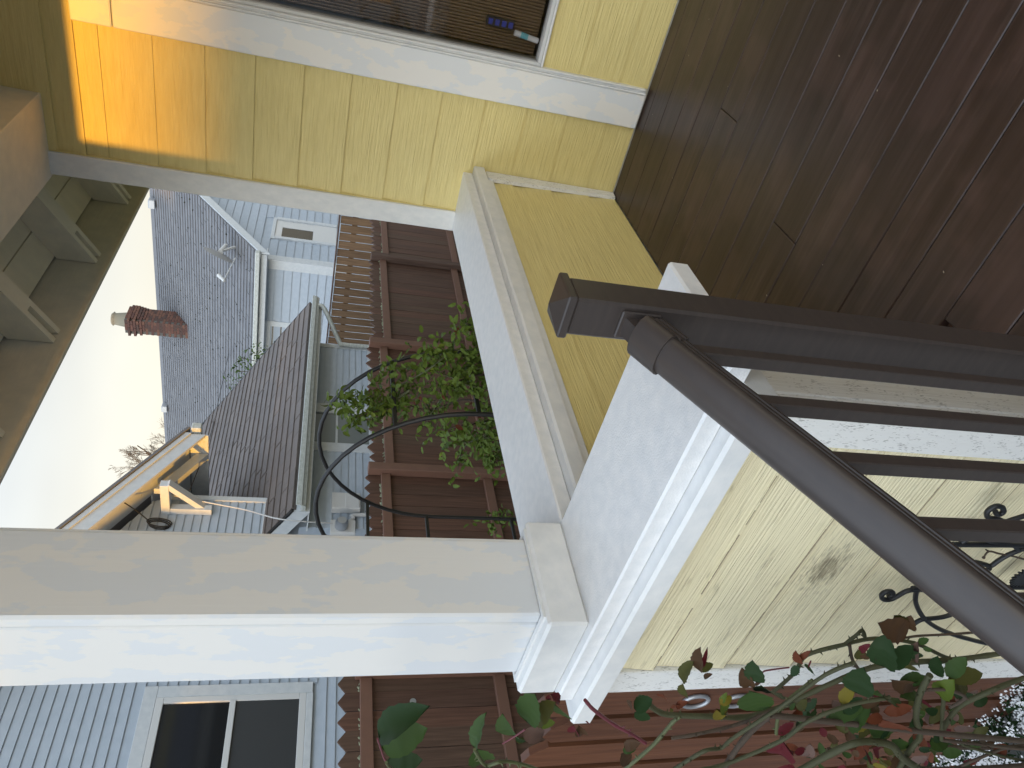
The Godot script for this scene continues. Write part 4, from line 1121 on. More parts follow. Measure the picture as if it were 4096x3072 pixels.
func build_blue_house() -> void:
	rng.seed = 101
	var zm := -5.6
	var h := thing("blue_house", "blue grey clapboard house with white window and steep gable behind the fence", "house", Vector3(-1, GROUND, -7))
	slab(h, "wall", Vector3(-6.0, GROUND, -11), Vector3(3.10, 2.62, zm - 0.002), M.blue[1], 0.0)
	part(h, "wall", prism([Vector3(-6.0, 2.621, zm - 0.002), Vector3(3.10, 2.621, zm - 0.002), Vector3(-1.45, 5.30, zm - 0.002)], Vector3(0, 0, -5.2)), M.blue[1])
	var ex := 0.0885
	var y := 0.48
	var roof_under := func(x: float) -> float: return 2.39 + 0.6 * (3.72 - x)
	while y < 3.62:
		var xr0: float = min(3.105, 3.72 - (y - 2.39) / 0.6)
		var xr1: float = min(3.105, 3.72 - (y + ex - 2.39) / 0.6)
		var m: Material = M.blue[rng.randi() % 3]
		if y + ex < 0.965 or y > 2.42:
			part(h, "siding_board", lap(-5.0, xr0, -5.0, xr1, ex, Vector3.RIGHT, Vector3.BACK, 0.020), m, Vector3(0, y, zm))
		else:
			part(h, "siding_board", lap(0.835, xr0, 0.835, xr1, ex, Vector3.RIGHT, Vector3.BACK, 0.020), m, Vector3(0, y, zm))
			part(h, "siding_board", lap(-5.0, -1.0, -5.0, -1.0, ex, Vector3.RIGHT, Vector3.BACK, 0.020), m, Vector3(0, y, zm))
		y += ex
	slab(h, "corner_board", Vector3(3.095, 1.5, zm - 0.1), Vector3(3.165, 2.72, zm + 0.032), M.blue_trim, 0.004)
	slab(h, "wall_trim", Vector3(2.45, 1.578, zm + 0.001), Vector3(3.094, 1.60, zm + 0.024), M.blue_trim, 0.003)
	# big sliding window
	var w := part(h, "window", cbox(Vector3(1.60, 0.02, 0.01), 0.002), M.blue_trim, Vector3(-0.08, 1.02, zm + 0.005))
	slab(w, "trim", Vector3(-0.99, 2.315, zm), Vector3(0.838, 2.428, zm + 0.034), M.blue_trim, 0.004)
	slab(w, "trim", Vector3(0.728, 0.96, zm), Vector3(0.837, 2.3145, zm + 0.033), M.blue_trim, 0.004)
	slab(w, "trim", Vector3(-0.99, 0.96, zm), Vector3(-0.90, 2.3145, zm + 0.033), M.blue_trim, 0.004)
	slab(w, "trim", Vector3(-0.8995, 0.955, zm), Vector3(0.7275, 1.016, zm + 0.035), M.blue_trim, 0.004)
	slab(w, "frame", Vector3(-0.8995, 2.25, zm + 0.001), Vector3(0.7275, 2.3145, zm + 0.034), M.vinyl, 0.004)
	slab(w, "frame", Vector3(0.672, 1.08, zm + 0.001), Vector3(0.7275, 2.2495, zm + 0.034), M.vinyl, 0.004)
	slab(w, "frame", Vector3(-0.8995, 1.0165, zm + 0.001), Vector3(0.7275, 1.0795, zm + 0.034), M.vinyl, 0.004)
	slab(w, "frame", Vector3(-0.8995, 1.637, zm + 0.0012), Vector3(0.6715, 1.690, zm + 0.044), M.vinyl, 0.004)
	slab(w, "pane", Vector3(-0.8995, 1.691, zm - 0.001), Vector3(0.6715, 2.2495, zm + 0.012), M.dark_glass, 0.0)
	slab(w, "insect_screen", Vector3(-0.8995, 1.08, zm - 0.001), Vector3(0.6715, 1.6365, zm + 0.022), M.screen, 0.0)
	# roof with open eave: planks, barge board, slotted rafter, fascia
	for s in [1.0, -1.0]:
		var rx := func(x: float) -> float: return -1.45 + s * (x + 1.45)
		var p0 := Vector3(rx.call(3.76), 2.50, -5.06)
		var p1 := Vector3(rx.call(-1.45), 2.50 + 0.6 * 5.21, -5.06)
		part(h, "roof_deck", prism([p0, p1, p1 + Vector3(0, 0.034, 0), p0 + Vector3(0, 0.034, 0)], Vector3(0, 0, -6)), M.shingle_grey[3])
		for k in 40:
			var xa := 3.70 - k * 0.13
			var xb := xa - 0.127
			var q0 := Vector3(rx.call(xa), 2.475 + 0.6 * (3.76 - xa), -5.14)
			var q1 := Vector3(rx.call(xb), 2.475 + 0.6 * (3.76 - xb), -5.14)
			if k < 14: part(h, "soffit_plank", prism([q0, q1, q1 + Vector3(0, 0.02, 0), q0 + Vector3(0, 0.02, 0)], Vector3(0, 0, -0.46 if xa < 3.25 else -5.0)), M.blue_trim)
		var b0 := Vector3(rx.call(3.68), 2.325, -5.10)
		var b1 := Vector3(rx.call(-1.45), 2.325 + 0.6 * 5.13, -5.10)
		part(h, "barge_board", prism([b0, b1, b1 + Vector3(0, 0.155, 0), b0 + Vector3(0, 0.155, 0)], Vector3(0, 0, -0.035)), M.blue_trim)
		part(h, "rake_trim", prism([b0 + Vector3(0, 0.1555, 0), b1 + Vector3(0, 0.1555, 0), b1 + Vector3(0, 0.215, 0), b0 + Vector3(0, 0.215, 0)], Vector3(0, 0, -0.05)), M.blue_trim, Vector3(0, 0, 0.02))
		if s > 0:
			slab(h, "fascia_board", Vector3(3.70, 2.30, -11), Vector3(3.72, 2.50, -5.136), M.blue_trim, 0.003)
			slab(h, "gutter", Vector3(3.722, 2.38, -5.05), Vector3(3.83, 2.49, -11), M.gutter, 0.01)
			var t0 := Vector3(3.69, 2.30, -5.42)
			var t1 := Vector3(3.10, 2.30 + 0.6 * 0.59, -5.42)
			part(h, "rafter_tail", prism([t0, t1, t1 + Vector3(0, 0.13, 0), t0 + Vector3(0, 0.13, 0)], Vector3(0, 0, -0.08)), M.blue_trim)
	var pa := on_z(sh(60, 900).x, sh(60, 900).y, -5.14)
	var pb := on_z(sh(560, 1225).x, sh(560, 1225).y, -5.57)
	part(h, "knee_brace", extrude(PackedVector2Array([Vector2(-0.04, -0.035), Vector2(0.04, -0.035), Vector2(0.04, 0.035), Vector2(-0.04, 0.035)]), pa, pb, (pb - pa).cross(Vector3.UP).normalized(), (pb - pa).cross((pb - pa).cross(Vector3.UP)).normalized()), M.blue_trim)
	slab(h, "brace_arm", Vector3(pa.x - 0.045, pa.y - 0.02, -5.59), Vector3(pa.x + 0.045, pa.y + 0.07, -5.1355), M.blue_trim, 0.004)
	slab(h, "brace_leg", Vector3(pa.x - 0.04, pb.y - 0.06, -5.586), Vector3(pa.x + 0.04, pa.y - 0.021, -5.50), M.blue_trim, 0.004)

	# low wing with brown shingles
	var g := thing("lean_to_wing", "low wing with brown shingle roof and white gutter joined to the blue grey house", "wing", Vector3(4.4, GROUND, -6))
	slab(g, "wall", Vector3(2.62, GROUND, -8.5), Vector3(6.16, 1.20, -5.453), M.blue[1], 0.0)
	y = 0.40
	while y < 1.18:
		var m: Material = M.blue[rng.randi() % 3]
		part(g, "siding_board", lap(2.62, 3.865, 2.62, 3.865, ex, Vector3.RIGHT, Vector3.BACK, 0.020), m, Vector3(0, y, -5.45))
		part(g, "siding_board", lap(4.785, 6.08, 4.785, 6.08, ex, Vector3.RIGHT, Vector3.BACK, 0.020), m, Vector3(0, y, -5.45))
		y += ex
	slab(g, "base_trim", Vector3(2.6, 0.33, -5.4525), Vector3(6.17, 0.398, -5.42), M.blue_trim, 0.004)
	slab(g, "corner_board", Vector3(6.081, 0.399, -5.4525), Vector3(6.17, 1.20, -5.428), M.blue_trim, 0.004)
	var wn := part(g, "window", cbox(Vector3(0.90, 0.03, 0.01), 0.002), M.blue_trim, Vector3(4.325, 1.135, -5.445))
	slab(wn, "trim", Vector3(4.60, 0.399, -5.452), Vector3(4.784, 1.20, -5.424), M.blue_trim, 0.004)
	slab(wn, "trim", Vector3(3.866, 0.399, -5.452), Vector3(4.02, 1.20, -5.424), M.blue_trim, 0.004)
	slab(wn, "mullion", Vector3(4.0205, 0.800, -5.4525), Vector3(4.5995, 0.828, -5.43), M.blue_trim, 0.003)
	slab(wn, "pane", Vector3(4.0205, 0.829, -5.4525), Vector3(4.5995, 1.119, -5.445), M.pale_glass, 0.0)
	slab(wn, "pane", Vector3(4.0205, 0.399, -5.4525), Vector3(4.5995, 0.7995, -5.440), M.pale_glass, 0.0)
	var up := Vector3(0, 0.594, -1).normalized()
	var nr := Vector3(0, 1, 0.594).normalized()
	var e0 := Vector3(2.575, 1.272, -5.08)
	part(g, "roof_deck", prism([e0, e0 + up * 3.08, e0 + up * 3.08 - nr * 0.03, e0 - nr * 0.03], Vector3(4.12, 0, 0)), M.shingle_brown[1])
	part(g, "roof_deck", prism([e0 + up * 3.08, e0 + up * 3.08 + Vector3(0, -1.5, -2.5), e0 + up * 3.08 + Vector3(0, -1.53, -2.5), e0 + up * 3.08 - nr * 0.03], Vector3(4.12, 0, 0)), M.shingle_brown[1])
	shingle_roof(g, e0, Vector3.RIGHT, up, nr, 4.12, 3.07, 0.31, 0.135, M.shingle_brown, 1.2)
	for x in [2.545, 6.697]:
		part(g, "rake_board", prism([Vector3(x, 1.10, -5.10), Vector3(x, 1.27, -5.10), Vector3(x, 1.27 + 0.594 * 2.6, -7.7), Vector3(x, 1.10 + 0.594 * 2.6, -7.7)], Vector3(0.028, 0, 0)), M.blue_trim)
		part(g, "rake_edge", prism([Vector3(x - 0.006, 1.2705, -5.09), Vector3(x - 0.006, 1.295, -5.09), Vector3(x - 0.006, 1.295 + 0.594 * 2.62, -7.71), Vector3(x - 0.006, 1.2705 + 0.594 * 2.62, -7.71)], Vector3(0.04, 0, 0)), M.cable)
	slab(g, "fascia_board", Vector3(2.5735, 1.10, -5.13), Vector3(6.6965, 1.262, -5.10), M.blue_trim, 0.003)
	slab(g, "soffit", Vector3(2.5735, 1.105, -5.45), Vector3(6.6965, 1.12, -5.131), M.blue_trim, 0.0)
	part(g, "gutter", extrude(PackedVector2Array([Vector2(0, 0), Vector2(0.07, 0), Vector2(0.085, 0.03), Vector2(0.10, 0.045), Vector2(0.105, 0.10), Vector2(0.095, 0.105), Vector2(0.09, 0.052), Vector2(0.0, 0.052)]), Vector3(2.56, 1.15, -5.099), Vector3(6.78, 1.15, -5.099), Vector3.BACK, Vector3.UP), M.gutter)
	part(g, "downspout", tube(smooth([Vector3(6.60, 1.16, -5.05), Vector3(6.55, 1.06, -5.08), Vector3(6.18, 0.82, -5.37), Vector3(6.13, 0.74, -5.39), Vector3(6.13, 0.3, -5.39), Vector3(6.13, GROUND, -5.39)], 4), [0.034], 8), M.gutter)

	# meter, box and cables on the wing wall
	var u := thing("utility_box", "pale grey utility box on the wing wall with conduit", "utility box", Vector3(2.96, 0.52, -5.4))
	slab(u, "cabinet", Vector3(2.838, 0.525, -5.436), Vector3(3.085, 0.855, -5.34), M.grey_plastic, 0.008)
	slab(u, "door", Vector3(2.855, 0.545, -5.3395), Vector3(3.068, 0.70, -5.332), M.grey_plastic, 0.004)
	part(u, "conduit", tube(smooth([Vector3(2.66, 0.67, -5.40), Vector3(2.74, 0.60, -5.40), Vector3(2.80, 0.48, -5.40), Vector3(2.81, GROUND, -5.40)], 4), [0.022], 8), M.grey_plastic)
	var mt := thing("electric_meter", "round glass electric meter on the wing wall", "meter", Vector3(2.60, 0.6, -5.4))
	slab(mt, "socket", Vector3(2.51, 0.58, -5.436), Vector3(2.70, 0.86, -5.38), M.grey_plastic, 0.006)
	part(mt, "dome", tube([Vector3(2.60, 0.74, -5.379), Vector3(2.60, 0.74, -5.30), Vector3(2.60, 0.74, -5.27)], [0.075, 0.072, 0.05], 16), M.steel)
	var co := thing("cable_coil", "coiled black cable hanging under the blue grey gable", "cable", Vector3(2.7, 2.6, -5.52))
	for k in 3:
		var pts := []
		for i in 21: pts.append(Vector3(2.70 + cos(TAU * i / 20) * 0.055 + 0.01 * k, 2.66 + sin(TAU * i / 20) * (0.10 + 0.012 * k), -5.56 + 0.012 * k + 0.02 * sin(TAU * i / 20)))
		part(co, "loop", tube(pts, [0.007], 6), M.cable)
	part(co, "lead", tube(smooth([Vector3(2.72, 2.75, -5.54), Vector3(2.80, 2.90, -5.45), Vector3(2.74, 3.05, -5.2)], 4), [0.007], 6), M.cable)
	var wi := thing("service_wire", "thin black overhead wire running past the brown shingle roof", "wire", Vector3(3, 2, -5.2))
	part(wi, "strand", tube(smooth([on_z(760, 1960, -5.3), on_z(800, 1860, -5.6), on_z(826, 1795, -6.0), on_z(870, 1620, -8.0), on_z(930, 1330, -12.0), on_z(965, 1080, -12.5)], 5), [0.006], 5), M.cable)
	var wl := thing("drop_wire", "pale cable stretched from the gable bracket down to the meter", "wire", Vector3(2.6, 1.5, -5.3))
	part(wl, "strand", tube(smooth([on_z(sh(90, 1040).x, sh(90, 1040).y, -5.5), on_z(sh(640, 1150).x, sh(640, 1150).y, -5.45), on_z(sh(1070, 1235).x, sh(1070, 1235).y, -5.35), on_z(sh(1500, 1350).x, sh(1500, 1350).y, -5.04), on_z(sh(2150, 1400).x, sh(2150, 1400).y, -5.2)], 4), [0.008], 5), M.grey_plastic)

func build_grey_house() -> void:
	rng.seed = 202
	var X := 12.0
	var Z := -7.5
	var s := 0.668
	var h := thing("grey_roof_house", "blue grey house with wide mossy grey shingle roof and red brick chimney", "house", Vector3(15, GROUND, -13))
	slab(h, "wall", Vector3(X + 0.002, GROUND, -24), Vector3(20.5, 2.62, Z - 0.002), M.blue[0], 0.0)
	part(h, "gable_wall", prism([Vector3(X + 0.002, 2.621, Z - 0.002), Vector3(20.5, 2.621, Z - 0.002), Vector3(16.27, 5.42, Z - 0.002)], Vector3(0, 0, -0.15)), M.blue[0])
	var ex := 0.188
	var y := 0.60
	# wall facing the street
	while y < 2.5:
		var m: Material = M.blue[rng.randi() % 3]
		part(h, "siding_board", lap(-15.0, Z - 0.2, -15.0, Z - 0.2, ex, Vector3.BACK, Vector3.LEFT, 0.026), m, Vector3(X, y, 0))
		y += ex
	# gable wall facing the yard
	y = 0.60
	while y < 5.2:
		var m: Material = M.blue[rng.randi() % 3]
		var x0: float = max(X + 0.2, X + (y - 2.50) / s)
		var x1: float = max(X + 0.2, X + (y + ex - 2.50) / s)
		var hi: float = min(20.3, 20.5 - (y - 2.62) / s)
		if y < 0.80 or y > 2.30:
			part(h, "siding_board", lap(x0, hi, x1, hi - 0.01, ex, Vector3.RIGHT, Vector3.BACK, 0.026), m, Vector3(0, y, Z))
		else:
			part(h, "siding_board", lap(x0, 12.96, x1, 12.96, ex, Vector3.RIGHT, Vector3.BACK, 0.026), m, Vector3(0, y, Z))
			part(h, "siding_board", lap(14.03, hi, 14.03, hi, ex, Vector3.RIGHT, Vector3.BACK, 0.026), m, Vector3(0, y, Z))
		y += ex
	slab(h, "corner_board", Vector3(X - 0.03, 0.5, Z - 0.2), Vector3(X - 0.001, 2.5, Z + 0.03), M.blue_trim, 0.004)
	slab(h, "corner_board", Vector3(X - 0.0005, 0.5, Z - 0.001), Vector3(X + 0.2, 2.55, Z + 0.03), M.blue_trim, 0.004)
	# gable window with a panel below the sash
	var w := part(h, "window", cbox(Vector3(1.04, 0.08, 0.05), 0.004), M.blue_trim, Vector3(13.49, 2.255, Z + 0.02))
	slab(w, "trim", Vector3(12.96, 0.80, Z), Vector3(13.06, 2.214, Z + 0.06), M.blue_trim, 0.004)
	slab(w, "trim", Vector3(13.92, 0.80, Z), Vector3(14.03, 2.214, Z + 0.06), M.blue_trim, 0.004)
	slab(w, "sash", Vector3(13.061, 2.06, Z), Vector3(13.919, 2.214, Z + 0.02), M.vinyl, 0.003)
	slab(w, "sash", Vector3(13.061, 1.35, Z), Vector3(13.14, 2.0595, Z + 0.02), M.vinyl, 0.003)
	slab(w, "sash", Vector3(13.60, 1.35, Z), Vector3(13.919, 2.0595, Z + 0.02), M.vinyl, 0.003)
	slab(w, "pane", Vector3(13.141, 1.352, Z), Vector3(13.599, 2.0595, Z + 0.01), M.dark_glass, 0.0)
	slab(w, "panel", Vector3(13.061, 0.80, Z), Vector3(13.919, 1.349, Z + 0.03), M.vinyl, 0.004)
	# small window in the street wall
	var a := on_x(1062, 1280, X)
	var b := on_x(1165, 1425, X)
	var w2 := slab(h, "window", Vector3(X - 0.03, a.y - 0.12, b.z - 0.9), Vector3(X - 0.001, a.y, a.z), M.blue_trim, 0.004)
	slab(w2, "trim", Vector3(X - 0.032, b.y - 0.6, a.z - 0.14), Vector3(X - 0.001, a.y - 0.121, a.z + 0.001), M.blue_trim, 0.004)
	slab(w2, "mullion", Vector3(X - 0.03, a.y - 0.5, b.z - 0.9), Vector3(X - 0.012, a.y - 0.46, a.z - 0.141), M.blue_trim, 0.004)
	slab(w2, "pane", Vector3(X - 0.011, b.y - 0.6, b.z - 0.9), Vector3(X - 0.001, a.y - 0.121, a.z - 0.141), M.dark_glass, 0.0)
	# roof
	var up := Vector3(1, s, 0).normalized()
	var nr := Vector3(-s, 1, 0).normalized()
	var e0 := Vector3(11.68, 2.445, -7.16)
	var run := 5.50
	part(h, "roof_deck", prism([e0, e0 + up * run, e0 + up * run - nr * 0.05, e0 - nr * 0.05], Vector3(0, 0, -17)), M.shingle_grey[3])
	part(h, "roof_deck", prism([e0 + up * run, e0 + up * run + Vector3(4.5, -3.0, 0), e0 + up * run + Vector3(4.5, -3.05, 0), e0 + up * run - nr * 0.05], Vector3(0, 0, -17)), M.shingle_grey[3])
	shingle_roof(h, e0 + Vector3(0, 0, -11.0), Vector3.BACK, up, nr, 11.0, run, 0.305, 0.14, M.shingle_grey, 9.4, 0.024)
	part(h, "ridge_cap", prism([e0 + up * (run - 0.12) + nr * 0.02, e0 + up * run + nr * 0.05, e0 + up * run + Vector3(0.12, -0.02, 0)], Vector3(0, 0, -17)), M.shingle_grey[1])
	# moss tufts in the slots
	var ms := SurfaceTool.new()
	ms.begin(Mesh.PRIMITIVE_TRIANGLES)
	for k in 230:
		var p := e0 + Vector3(0, 0, -rng.randf_range(0.2, 10.8)) + up * (0.14 * rng.randi_range(0, 33) + rng.randf_range(-0.01, 0.03))
		var r := rng.randf_range(0.012, 0.034)
		add_tube(ms, [p + nr * 0.004, p + nr * (0.018 + r * 0.6)], [r, r * 0.4], 6)
	part(h, "moss", ms.commit(), M.roof_moss).set_meta("kind", "stuff")
	# eave gutter, barge
	slab(h, "gutter", Vector3(11.56, 2.40, -24), Vector3(11.679, 2.50, -7.10), M.gutter, 0.012)
	slab(h, "fascia_board", Vector3(11.681, 2.26, -24), Vector3(11.71, 2.39, -7.2), M.blue_trim, 0.004)
	slab(h, "soffit", Vector3(11.711, 2.26, -24), Vector3(12.0, 2.28, -7.2), M.blue_trim, 0.0)
	var b0 := e0 + Vector3(-0.02, -0.23, 0.03)
	part(h, "barge_board", prism([b0, b0 + up * run, b0 + up * run + Vector3(0, 0.2, 0), b0 + Vector3(0, 0.2, 0)], Vector3(0, 0, -0.04)), M.blue_trim)
	for v in [[16.02, 5.36, -8.55], [16.0, 5.35, -15.6]]:
		slab(h, "roof_vent", Vector3(v[0] - 0.12, v[1], v[2] - 0.12), Vector3(v[0] + 0.12, v[1] + 0.17, v[2] + 0.12), M.steel, 0.02)
	# chimney of single bricks
	var c0 := Vector3(14.62, 4.15, -11.80)
	var sz := Vector2(0.62, 0.44)
	var ch := slab(h, "chimney", c0 + Vector3(0.008, 0, 0.008), c0 + Vector3(sz.x - 0.008, 1.86, sz.y - 0.008), M.mortar, 0.0)
	var rows := 26
	var bh := 1.86 / rows
	for r in rows:
		var grow := 0.0
		if r >= rows - 7: grow = 0.012 * (r - rows + 8) if r < rows - 3 else 0.05
		if r == rows - 1: grow = 0.02
		for side in 4:
			var ln: float = sz.x if side % 2 == 0 else sz.y
			var nb := 3 if side % 2 == 0 else 2
			var bl := ln / nb
			for k in nb:
				var shift := 0.0 if r % 2 == 0 else bl * 0.5
				var a0: float = k * bl + shift
				var a1: float = min(a0 + bl, ln)
				if a1 - a0 < 0.03: continue
				var yy := c0.y + r * bh
				var lo := Vector3.ZERO
				var hi := Vector3.ZERO
				match side:
					0:
						lo = Vector3(c0.x + a0, yy, c0.z + sz.y - 0.01)
						hi = Vector3(c0.x + a1, yy, c0.z + sz.y + grow + 0.004)
					1:
						lo = Vector3(c0.x - grow - 0.004, yy, c0.z + a0)
						hi = Vector3(c0.x + 0.01, yy, c0.z + a1)
					2:
						lo = Vector3(c0.x + a0, yy, c0.z - grow - 0.004)
						hi = Vector3(c0.x + a1, yy, c0.z + 0.01)
					3:
						lo = Vector3(c0.x + sz.x - 0.01, yy, c0.z + a0)
						hi = Vector3(c0.x + sz.x + grow + 0.004, yy, c0.z + a1)
				if grow > 0.0 and side % 2 == 0:
					if k == 0: lo.x -= grow
					if a1 >= ln - 0.001: hi.x += grow
				slab(ch, "brick", lo + Vector3(0.004, 0.004, 0.004), hi + Vector3(-0.004, bh - 0.004, -0.004), M.brick[rng.randi() % 4], 0.004)
	var fc := c0 + Vector3(0.31, 1.86, 0.22)
	part(ch, "flue", tube([fc, fc + Vector3(0, 0.30, 0)], [0.21, 0.16], 8), M.clay)
	part(ch, "flue_cap", tube([fc + Vector3(0, 0.30, 0), fc + Vector3(0, 0.33, 0), fc + Vector3(0, 0.38, 0)], [0.16, 0.20, 0.15], 8), M.clay)
	part(ch, "flashing", prism([c0 + Vector3(-0.06, 0.19, -0.06), c0 + Vector3(-0.06, 0.19, 0.50), c0 + Vector3(0.0, 0.245, 0.50), c0 + Vector3(0.0, 0.245, -0.06)], Vector3(-0.01, 0.02, 0)), M.steel)

	# satellite dish on the roof corner
	var N := func(x: float, y_: float) -> Vector3: return on_z(600 + x * 0.36166, 700 + y_ * 0.36166, -7.55)
	var d := thing("satellite_dish", "grey satellite dish mounted at the eave corner of the grey shingle roof", "satellite dish", N.call(1000, 800))
	var n := Vector3(-0.34, 0.38, -0.86).normalized()
	var c: Vector3 = N.call(775, 860)
	var st := SurfaceTool.new()
	st.begin(Mesh.PRIMITIVE_TRIANGLES)
	st.set_smooth_group(0)
	var ax := n.cross(Vector3.UP).normalized()
	var ay := ax.cross(n)
	var pt := func(i: int, j: int) -> Vector3:
		var rr := 0.33 * i / 6.0
		return c + (ax * cos(TAU * j / 24) * 0.9 + ay * sin(TAU * j / 24) * 1.08) * rr + n * (rr * rr * 0.55)
	for i in 6:
		for j in 24:
			for q in [[i, j], [i + 1, j], [i + 1, j + 1], [i, j], [i + 1, j + 1], [i, j + 1]]: st.add_vertex(pt.call(q[0], q[1]))
	st.generate_normals()
	var dm := mat(lin(0.34, 0.34, 0.34), 0.5)
	dm.cull_mode = BaseMaterial3D.CULL_DISABLED
	part(d, "reflector", st.commit(), dm)
	part(d, "mount_pole", tube([N.call(1010, 790), N.call(920, 800), c - n * 0.03], [0.035, 0.03], 8), M.grey_plastic)
	part(d, "back_bracket", tube([N.call(840, 780), c - n * 0.02], [0.05, 0.06], 8), M.grey_plastic)
	part(d, "feed_arm", tube([c - ay * 0.30, N.call(950, 910) + n * 0.02, N.call(830, 1140) + n * 0.05], [0.012], 6), M.grey_plastic)
	part(d, "feed_horn", tube([N.call(835, 1150) + n * 0.05, N.call(770, 1085) + n * 0.05], [0.028, 0.045], 8), M.grey_plastic)

	# trees beyond
	var t := thing("bare_tree", "bare leafless tree top showing above the blue grey gable", "tree", Vector3(19.5, GROUND, -22))
	rng.seed = 9
	part(t, "trunk", tube([Vector3(19.5, GROUND, -22), Vector3(19.6, 4.0, -22), Vector3(19.7, 6.3, -22.0)], [0.22, 0.16, 0.11], 8), M.bark)
	var br := SurfaceTool.new()
	br.begin(Mesh.PRIMITIVE_TRIANGLES)
	var todo := []
	for k in 7: todo.append([Vector3(19.6, 4.6 + 0.26 * k, -22), Vector3(rng.randf_range(-0.8, 0.8), 0.9, rng.randf_range(-0.6, 0.6)).normalized(), 1.9 - 0.08 * k, 0.045, 0])
	while todo.size() > 0:
		var q = todo.pop_back()
		var p: Vector3 = q[0]
		var dir: Vector3 = q[1]
		var ln: float = q[2]
		var rad: float = q[3]
		var lv: int = q[4]
		var m1 := p + dir * ln * 0.5 + Vector3(rng.randf_range(-0.06, 0.06), rng.randf_range(-0.02, 0.08), rng.randf_range(-0.06, 0.06)) * ln
		var m2 := p + dir * ln + Vector3(rng.randf_range(-0.1, 0.1), rng.randf_range(0.0, 0.12), rng.randf_range(-0.1, 0.1)) * ln
		add_tube(br, [p, m1, m2], [rad, rad * 0.75, rad * 0.5], 4 if lv > 1 else 6)
		if lv < 4:
			for k in 3 + (1 if lv > 0 else 0):
				var f := rng.randf_range(0.35, 1.0)
				var nd := (dir + Vector3(rng.randf_range(-0.9, 0.9), rng.randf_range(-0.35, 0.7), rng.randf_range(-0.9, 0.9))).normalized()
				todo.append([p.lerp(m2, f), nd, ln * rng.randf_range(0.42, 0.62), max(rad * 0.42, 0.0045), lv + 1])
	part(t, "crown", br.commit(), M.bark)
	var b2 := thing("green_shrub", "loose green shrub growing up behind the brown shingle roof", "shrub", Vector3(9, GROUND, -8.5))
	var bs := SurfaceTool.new()
	bs.begin(Mesh.PRIMITIVE_TRIANGLES)
	for k in 420:
		var c2 := Vector3(9.0, 2.25, -8.45) + Vector3(rng.randf_range(-0.3, 0.3), 0, rng.randf_range(-0.75, 0.7))
		c2.y += rng.randf_range(-0.5, 0.55 - 0.6 * abs(c2.z + 8.5))
		bs.append_from(leaves[rng.randi() % leaves.size()], 0, Transform3D(leaf_basis(Vector3(rng.randf_range(-1, 1), rng.randf_range(-0.5, 1), rng.randf_range(-1, 1)), Vector3(rng.randf_range(-1, 0.2), 0.8, rng.randf_range(-0.2, 1)), rng.randf_range(0.05, 0.10)), c2))
	part(b2, "crown", bs.commit(), M.leaf.vinedark)
	for k in 4: part(b2, "stem", tube(smooth([Vector3(9 + 0.05 * k, GROUND, -8.5), Vector3(9 - 0.05 * k, 1.0, -8.45 + 0.1 * k), Vector3(9 + 0.08 * (k - 2), 2.5, -8.9 + 0.28 * k)], 4), [0.02, 0.008], 5), M.bark)

func _ready() -> void:
	rng.seed = 5
	# camera
	var cam := Camera3D.new()
	cam.name = "camera"
	add_child(cam)
	cam.global_transform = Transform3D(Basis(CX, CY, CZ).orthonormalized(), CAM)
	cam.fov = 55.512
	cam.near = 0.05
	cam.far = 600.0
	cam.current = true
	# sky, exposure
	var env := Environment.new()
	env.background_mode = Environment.BG_SKY
	env.tonemap_mode = Environment.TONE_MAPPER_LINEAR
	env.tonemap_exposure = 1.75
	env.sdfgi_enabled = true
	env.ssao_enabled = true
	env.ssil_enabled = true
	env.sky = make_sky()
	env.background_energy_multiplier = 1.0
	var we := WorldEnvironment.new()
	we.name = "world_environment"
	we.environment = env
	add_child(we)
	# low evening sun, almost level, from the street side
	var sun := DirectionalLight3D.new()
	sun.name = "sun"
	add_child(sun)
	var e := deg_to_rad(3.0)
	var a := deg_to_rad(3.0)
	sun.look_at_from_position(Vector3.ZERO, Vector3(cos(e) * cos(a), -sin(e), -cos(e) * sin(a)))
	sun.light_color = Color(1.0, 0.72, 0.22)
	sun.light_energy = 0.9
	sun.light_angular_distance = 1.0
	sun.shadow_enabled = true

	make_materials()
	for k in 4: leaves.append(leaf_mesh(60 + k, 0.34, 0.12 + 0.08 * k, 0.12 + 0.12 * k))
	build_ground()
	build_house()
	build_half_walls()
	build_deck()
	build_litter()
	build_roof()
	build_railing()
	build_across()
	build_fences()
	build_blue_house()
	build_grey_house()
	build_arbor()
	build_rose()

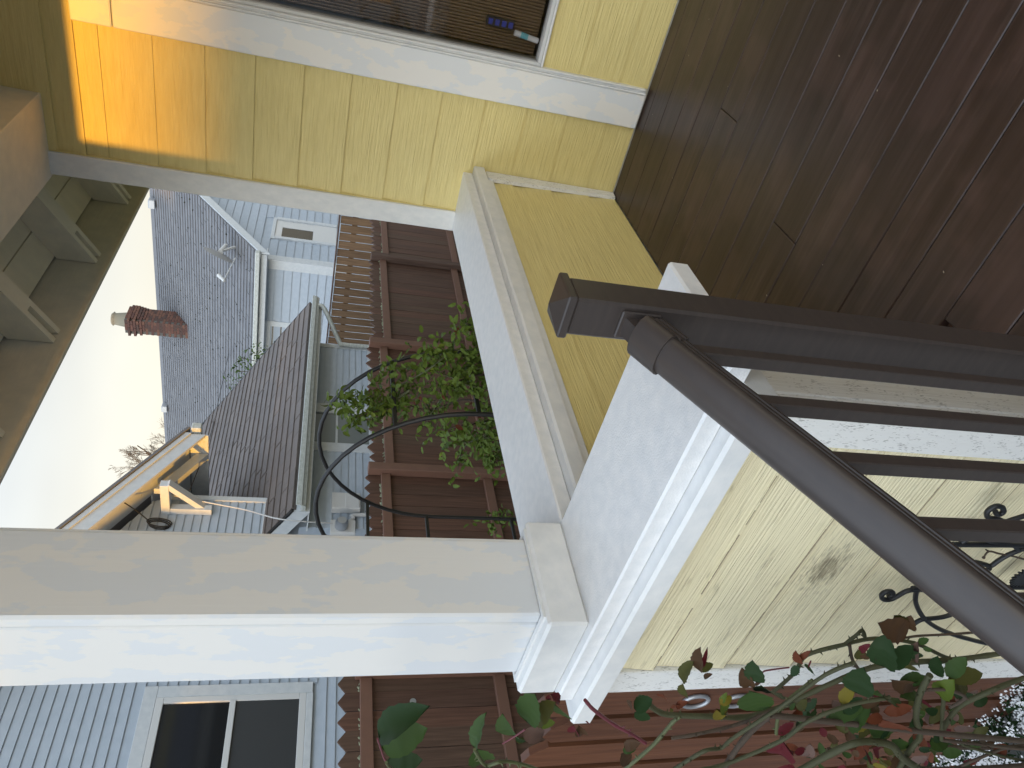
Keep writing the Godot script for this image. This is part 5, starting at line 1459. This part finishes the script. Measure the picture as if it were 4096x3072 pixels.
func make_sky() -> Sky:
	var w := 1024
	var h := 512
	var n := FastNoiseLite.new()
	n.seed = 12
	n.frequency = 1.3
	n.fractal_octaves = 4
	var im := Image.create(w, h, false, Image.FORMAT_RGBF)
	for j in h:
		var el := PI * (0.5 - (j + 0.5) / h)
		for i in w:
			var az := TAU * (i + 0.5) / w
			var d := Vector3(sin(az) * cos(el), sin(el), cos(az) * cos(el))
			var t: float = clamp(sin(el), 0.0, 1.0)
			var c := Vector3(1.0, 0.91, 0.68).lerp(Vector3(0.75, 0.93, 1.16), smoothstep(0.0, 0.6, t))
			var cl := n.get_noise_3d(d.x * 1.2, d.y * 3.5, d.z * 1.2)
			c *= 1.0 + 0.22 * cl
			# evening glow: brighter and warmer low on the sun's side
			var west := pow((1.0 - d.x) * 0.5, 1.5)
			c = c * (0.50 + 0.71 * west) + Vector3(1.0, 0.935, 0.83) * (1.15 * west * exp(-max(el, 0.0) / 0.5))
			if el < 0: c = c.lerp(Vector3(0.25, 0.23, 0.2), smoothstep(0.0, 0.12, -el))
			im.set_pixel(i, j, Color(c.x, c.y, c.z))
	var pm := PanoramaSkyMaterial.new()
	pm.panorama = ImageTexture.create_from_image(im)
	var s := Sky.new()
	s.sky_material = pm
	return s

func build_ground() -> void:
	var g := setting("ground")
	var pm := PlaneMesh.new()
	pm.size = Vector2(300, 300)
	part(g, "soil", pm, M.ground, Vector3(0, GROUND, 0))
	var r := setting("road")
	slab(r, "asphalt", Vector3(-19, GROUND - 0.1, -60), Vector3(-11, GROUND + 0.004, 60), M.asphalt, 0.0)

# unseen low house added over the road; its ridge shades everything below head height
func build_across() -> void:
	var h := thing("added_house_across_road", "unseen long low house added across the road to block the low sun", "house", Vector3(-34, GROUND, 0))
	slab(h, "wall", Vector3(-39, GROUND, -5.1), Vector3(-31, 1.9, 30), M.blue[0], 0.0)
	part(h, "roof", prism([Vector3(-40, 1.9, 0), Vector3(-30, 1.9, 0), Vector3(-33.5, 3.64, 0), Vector3(-36.5, 3.64, 0)], Vector3(0, 0, 35.5)), M.shingle_grey[1], Vector3(0, 0, -5.2))
	var t := thing("added_tall_house_across_road", "unseen tall house added across the road to shade the far roof", "house", Vector3(-36, GROUND, -16))  # added out of view to keep the low sun off the far grey roof
	slab(t, "wall", Vector3(-40, GROUND, -26), Vector3(-31, 5.6, -5.65), M.blue[2], 0.0)
	part(t, "roof", prism([Vector3(-40.5, 5.6, 0), Vector3(-30.5, 5.6, 0), Vector3(-35.5, 9.2, 0)], Vector3(0, 0, 20)), M.shingle_grey[3], Vector3(0, 0, -25.35))
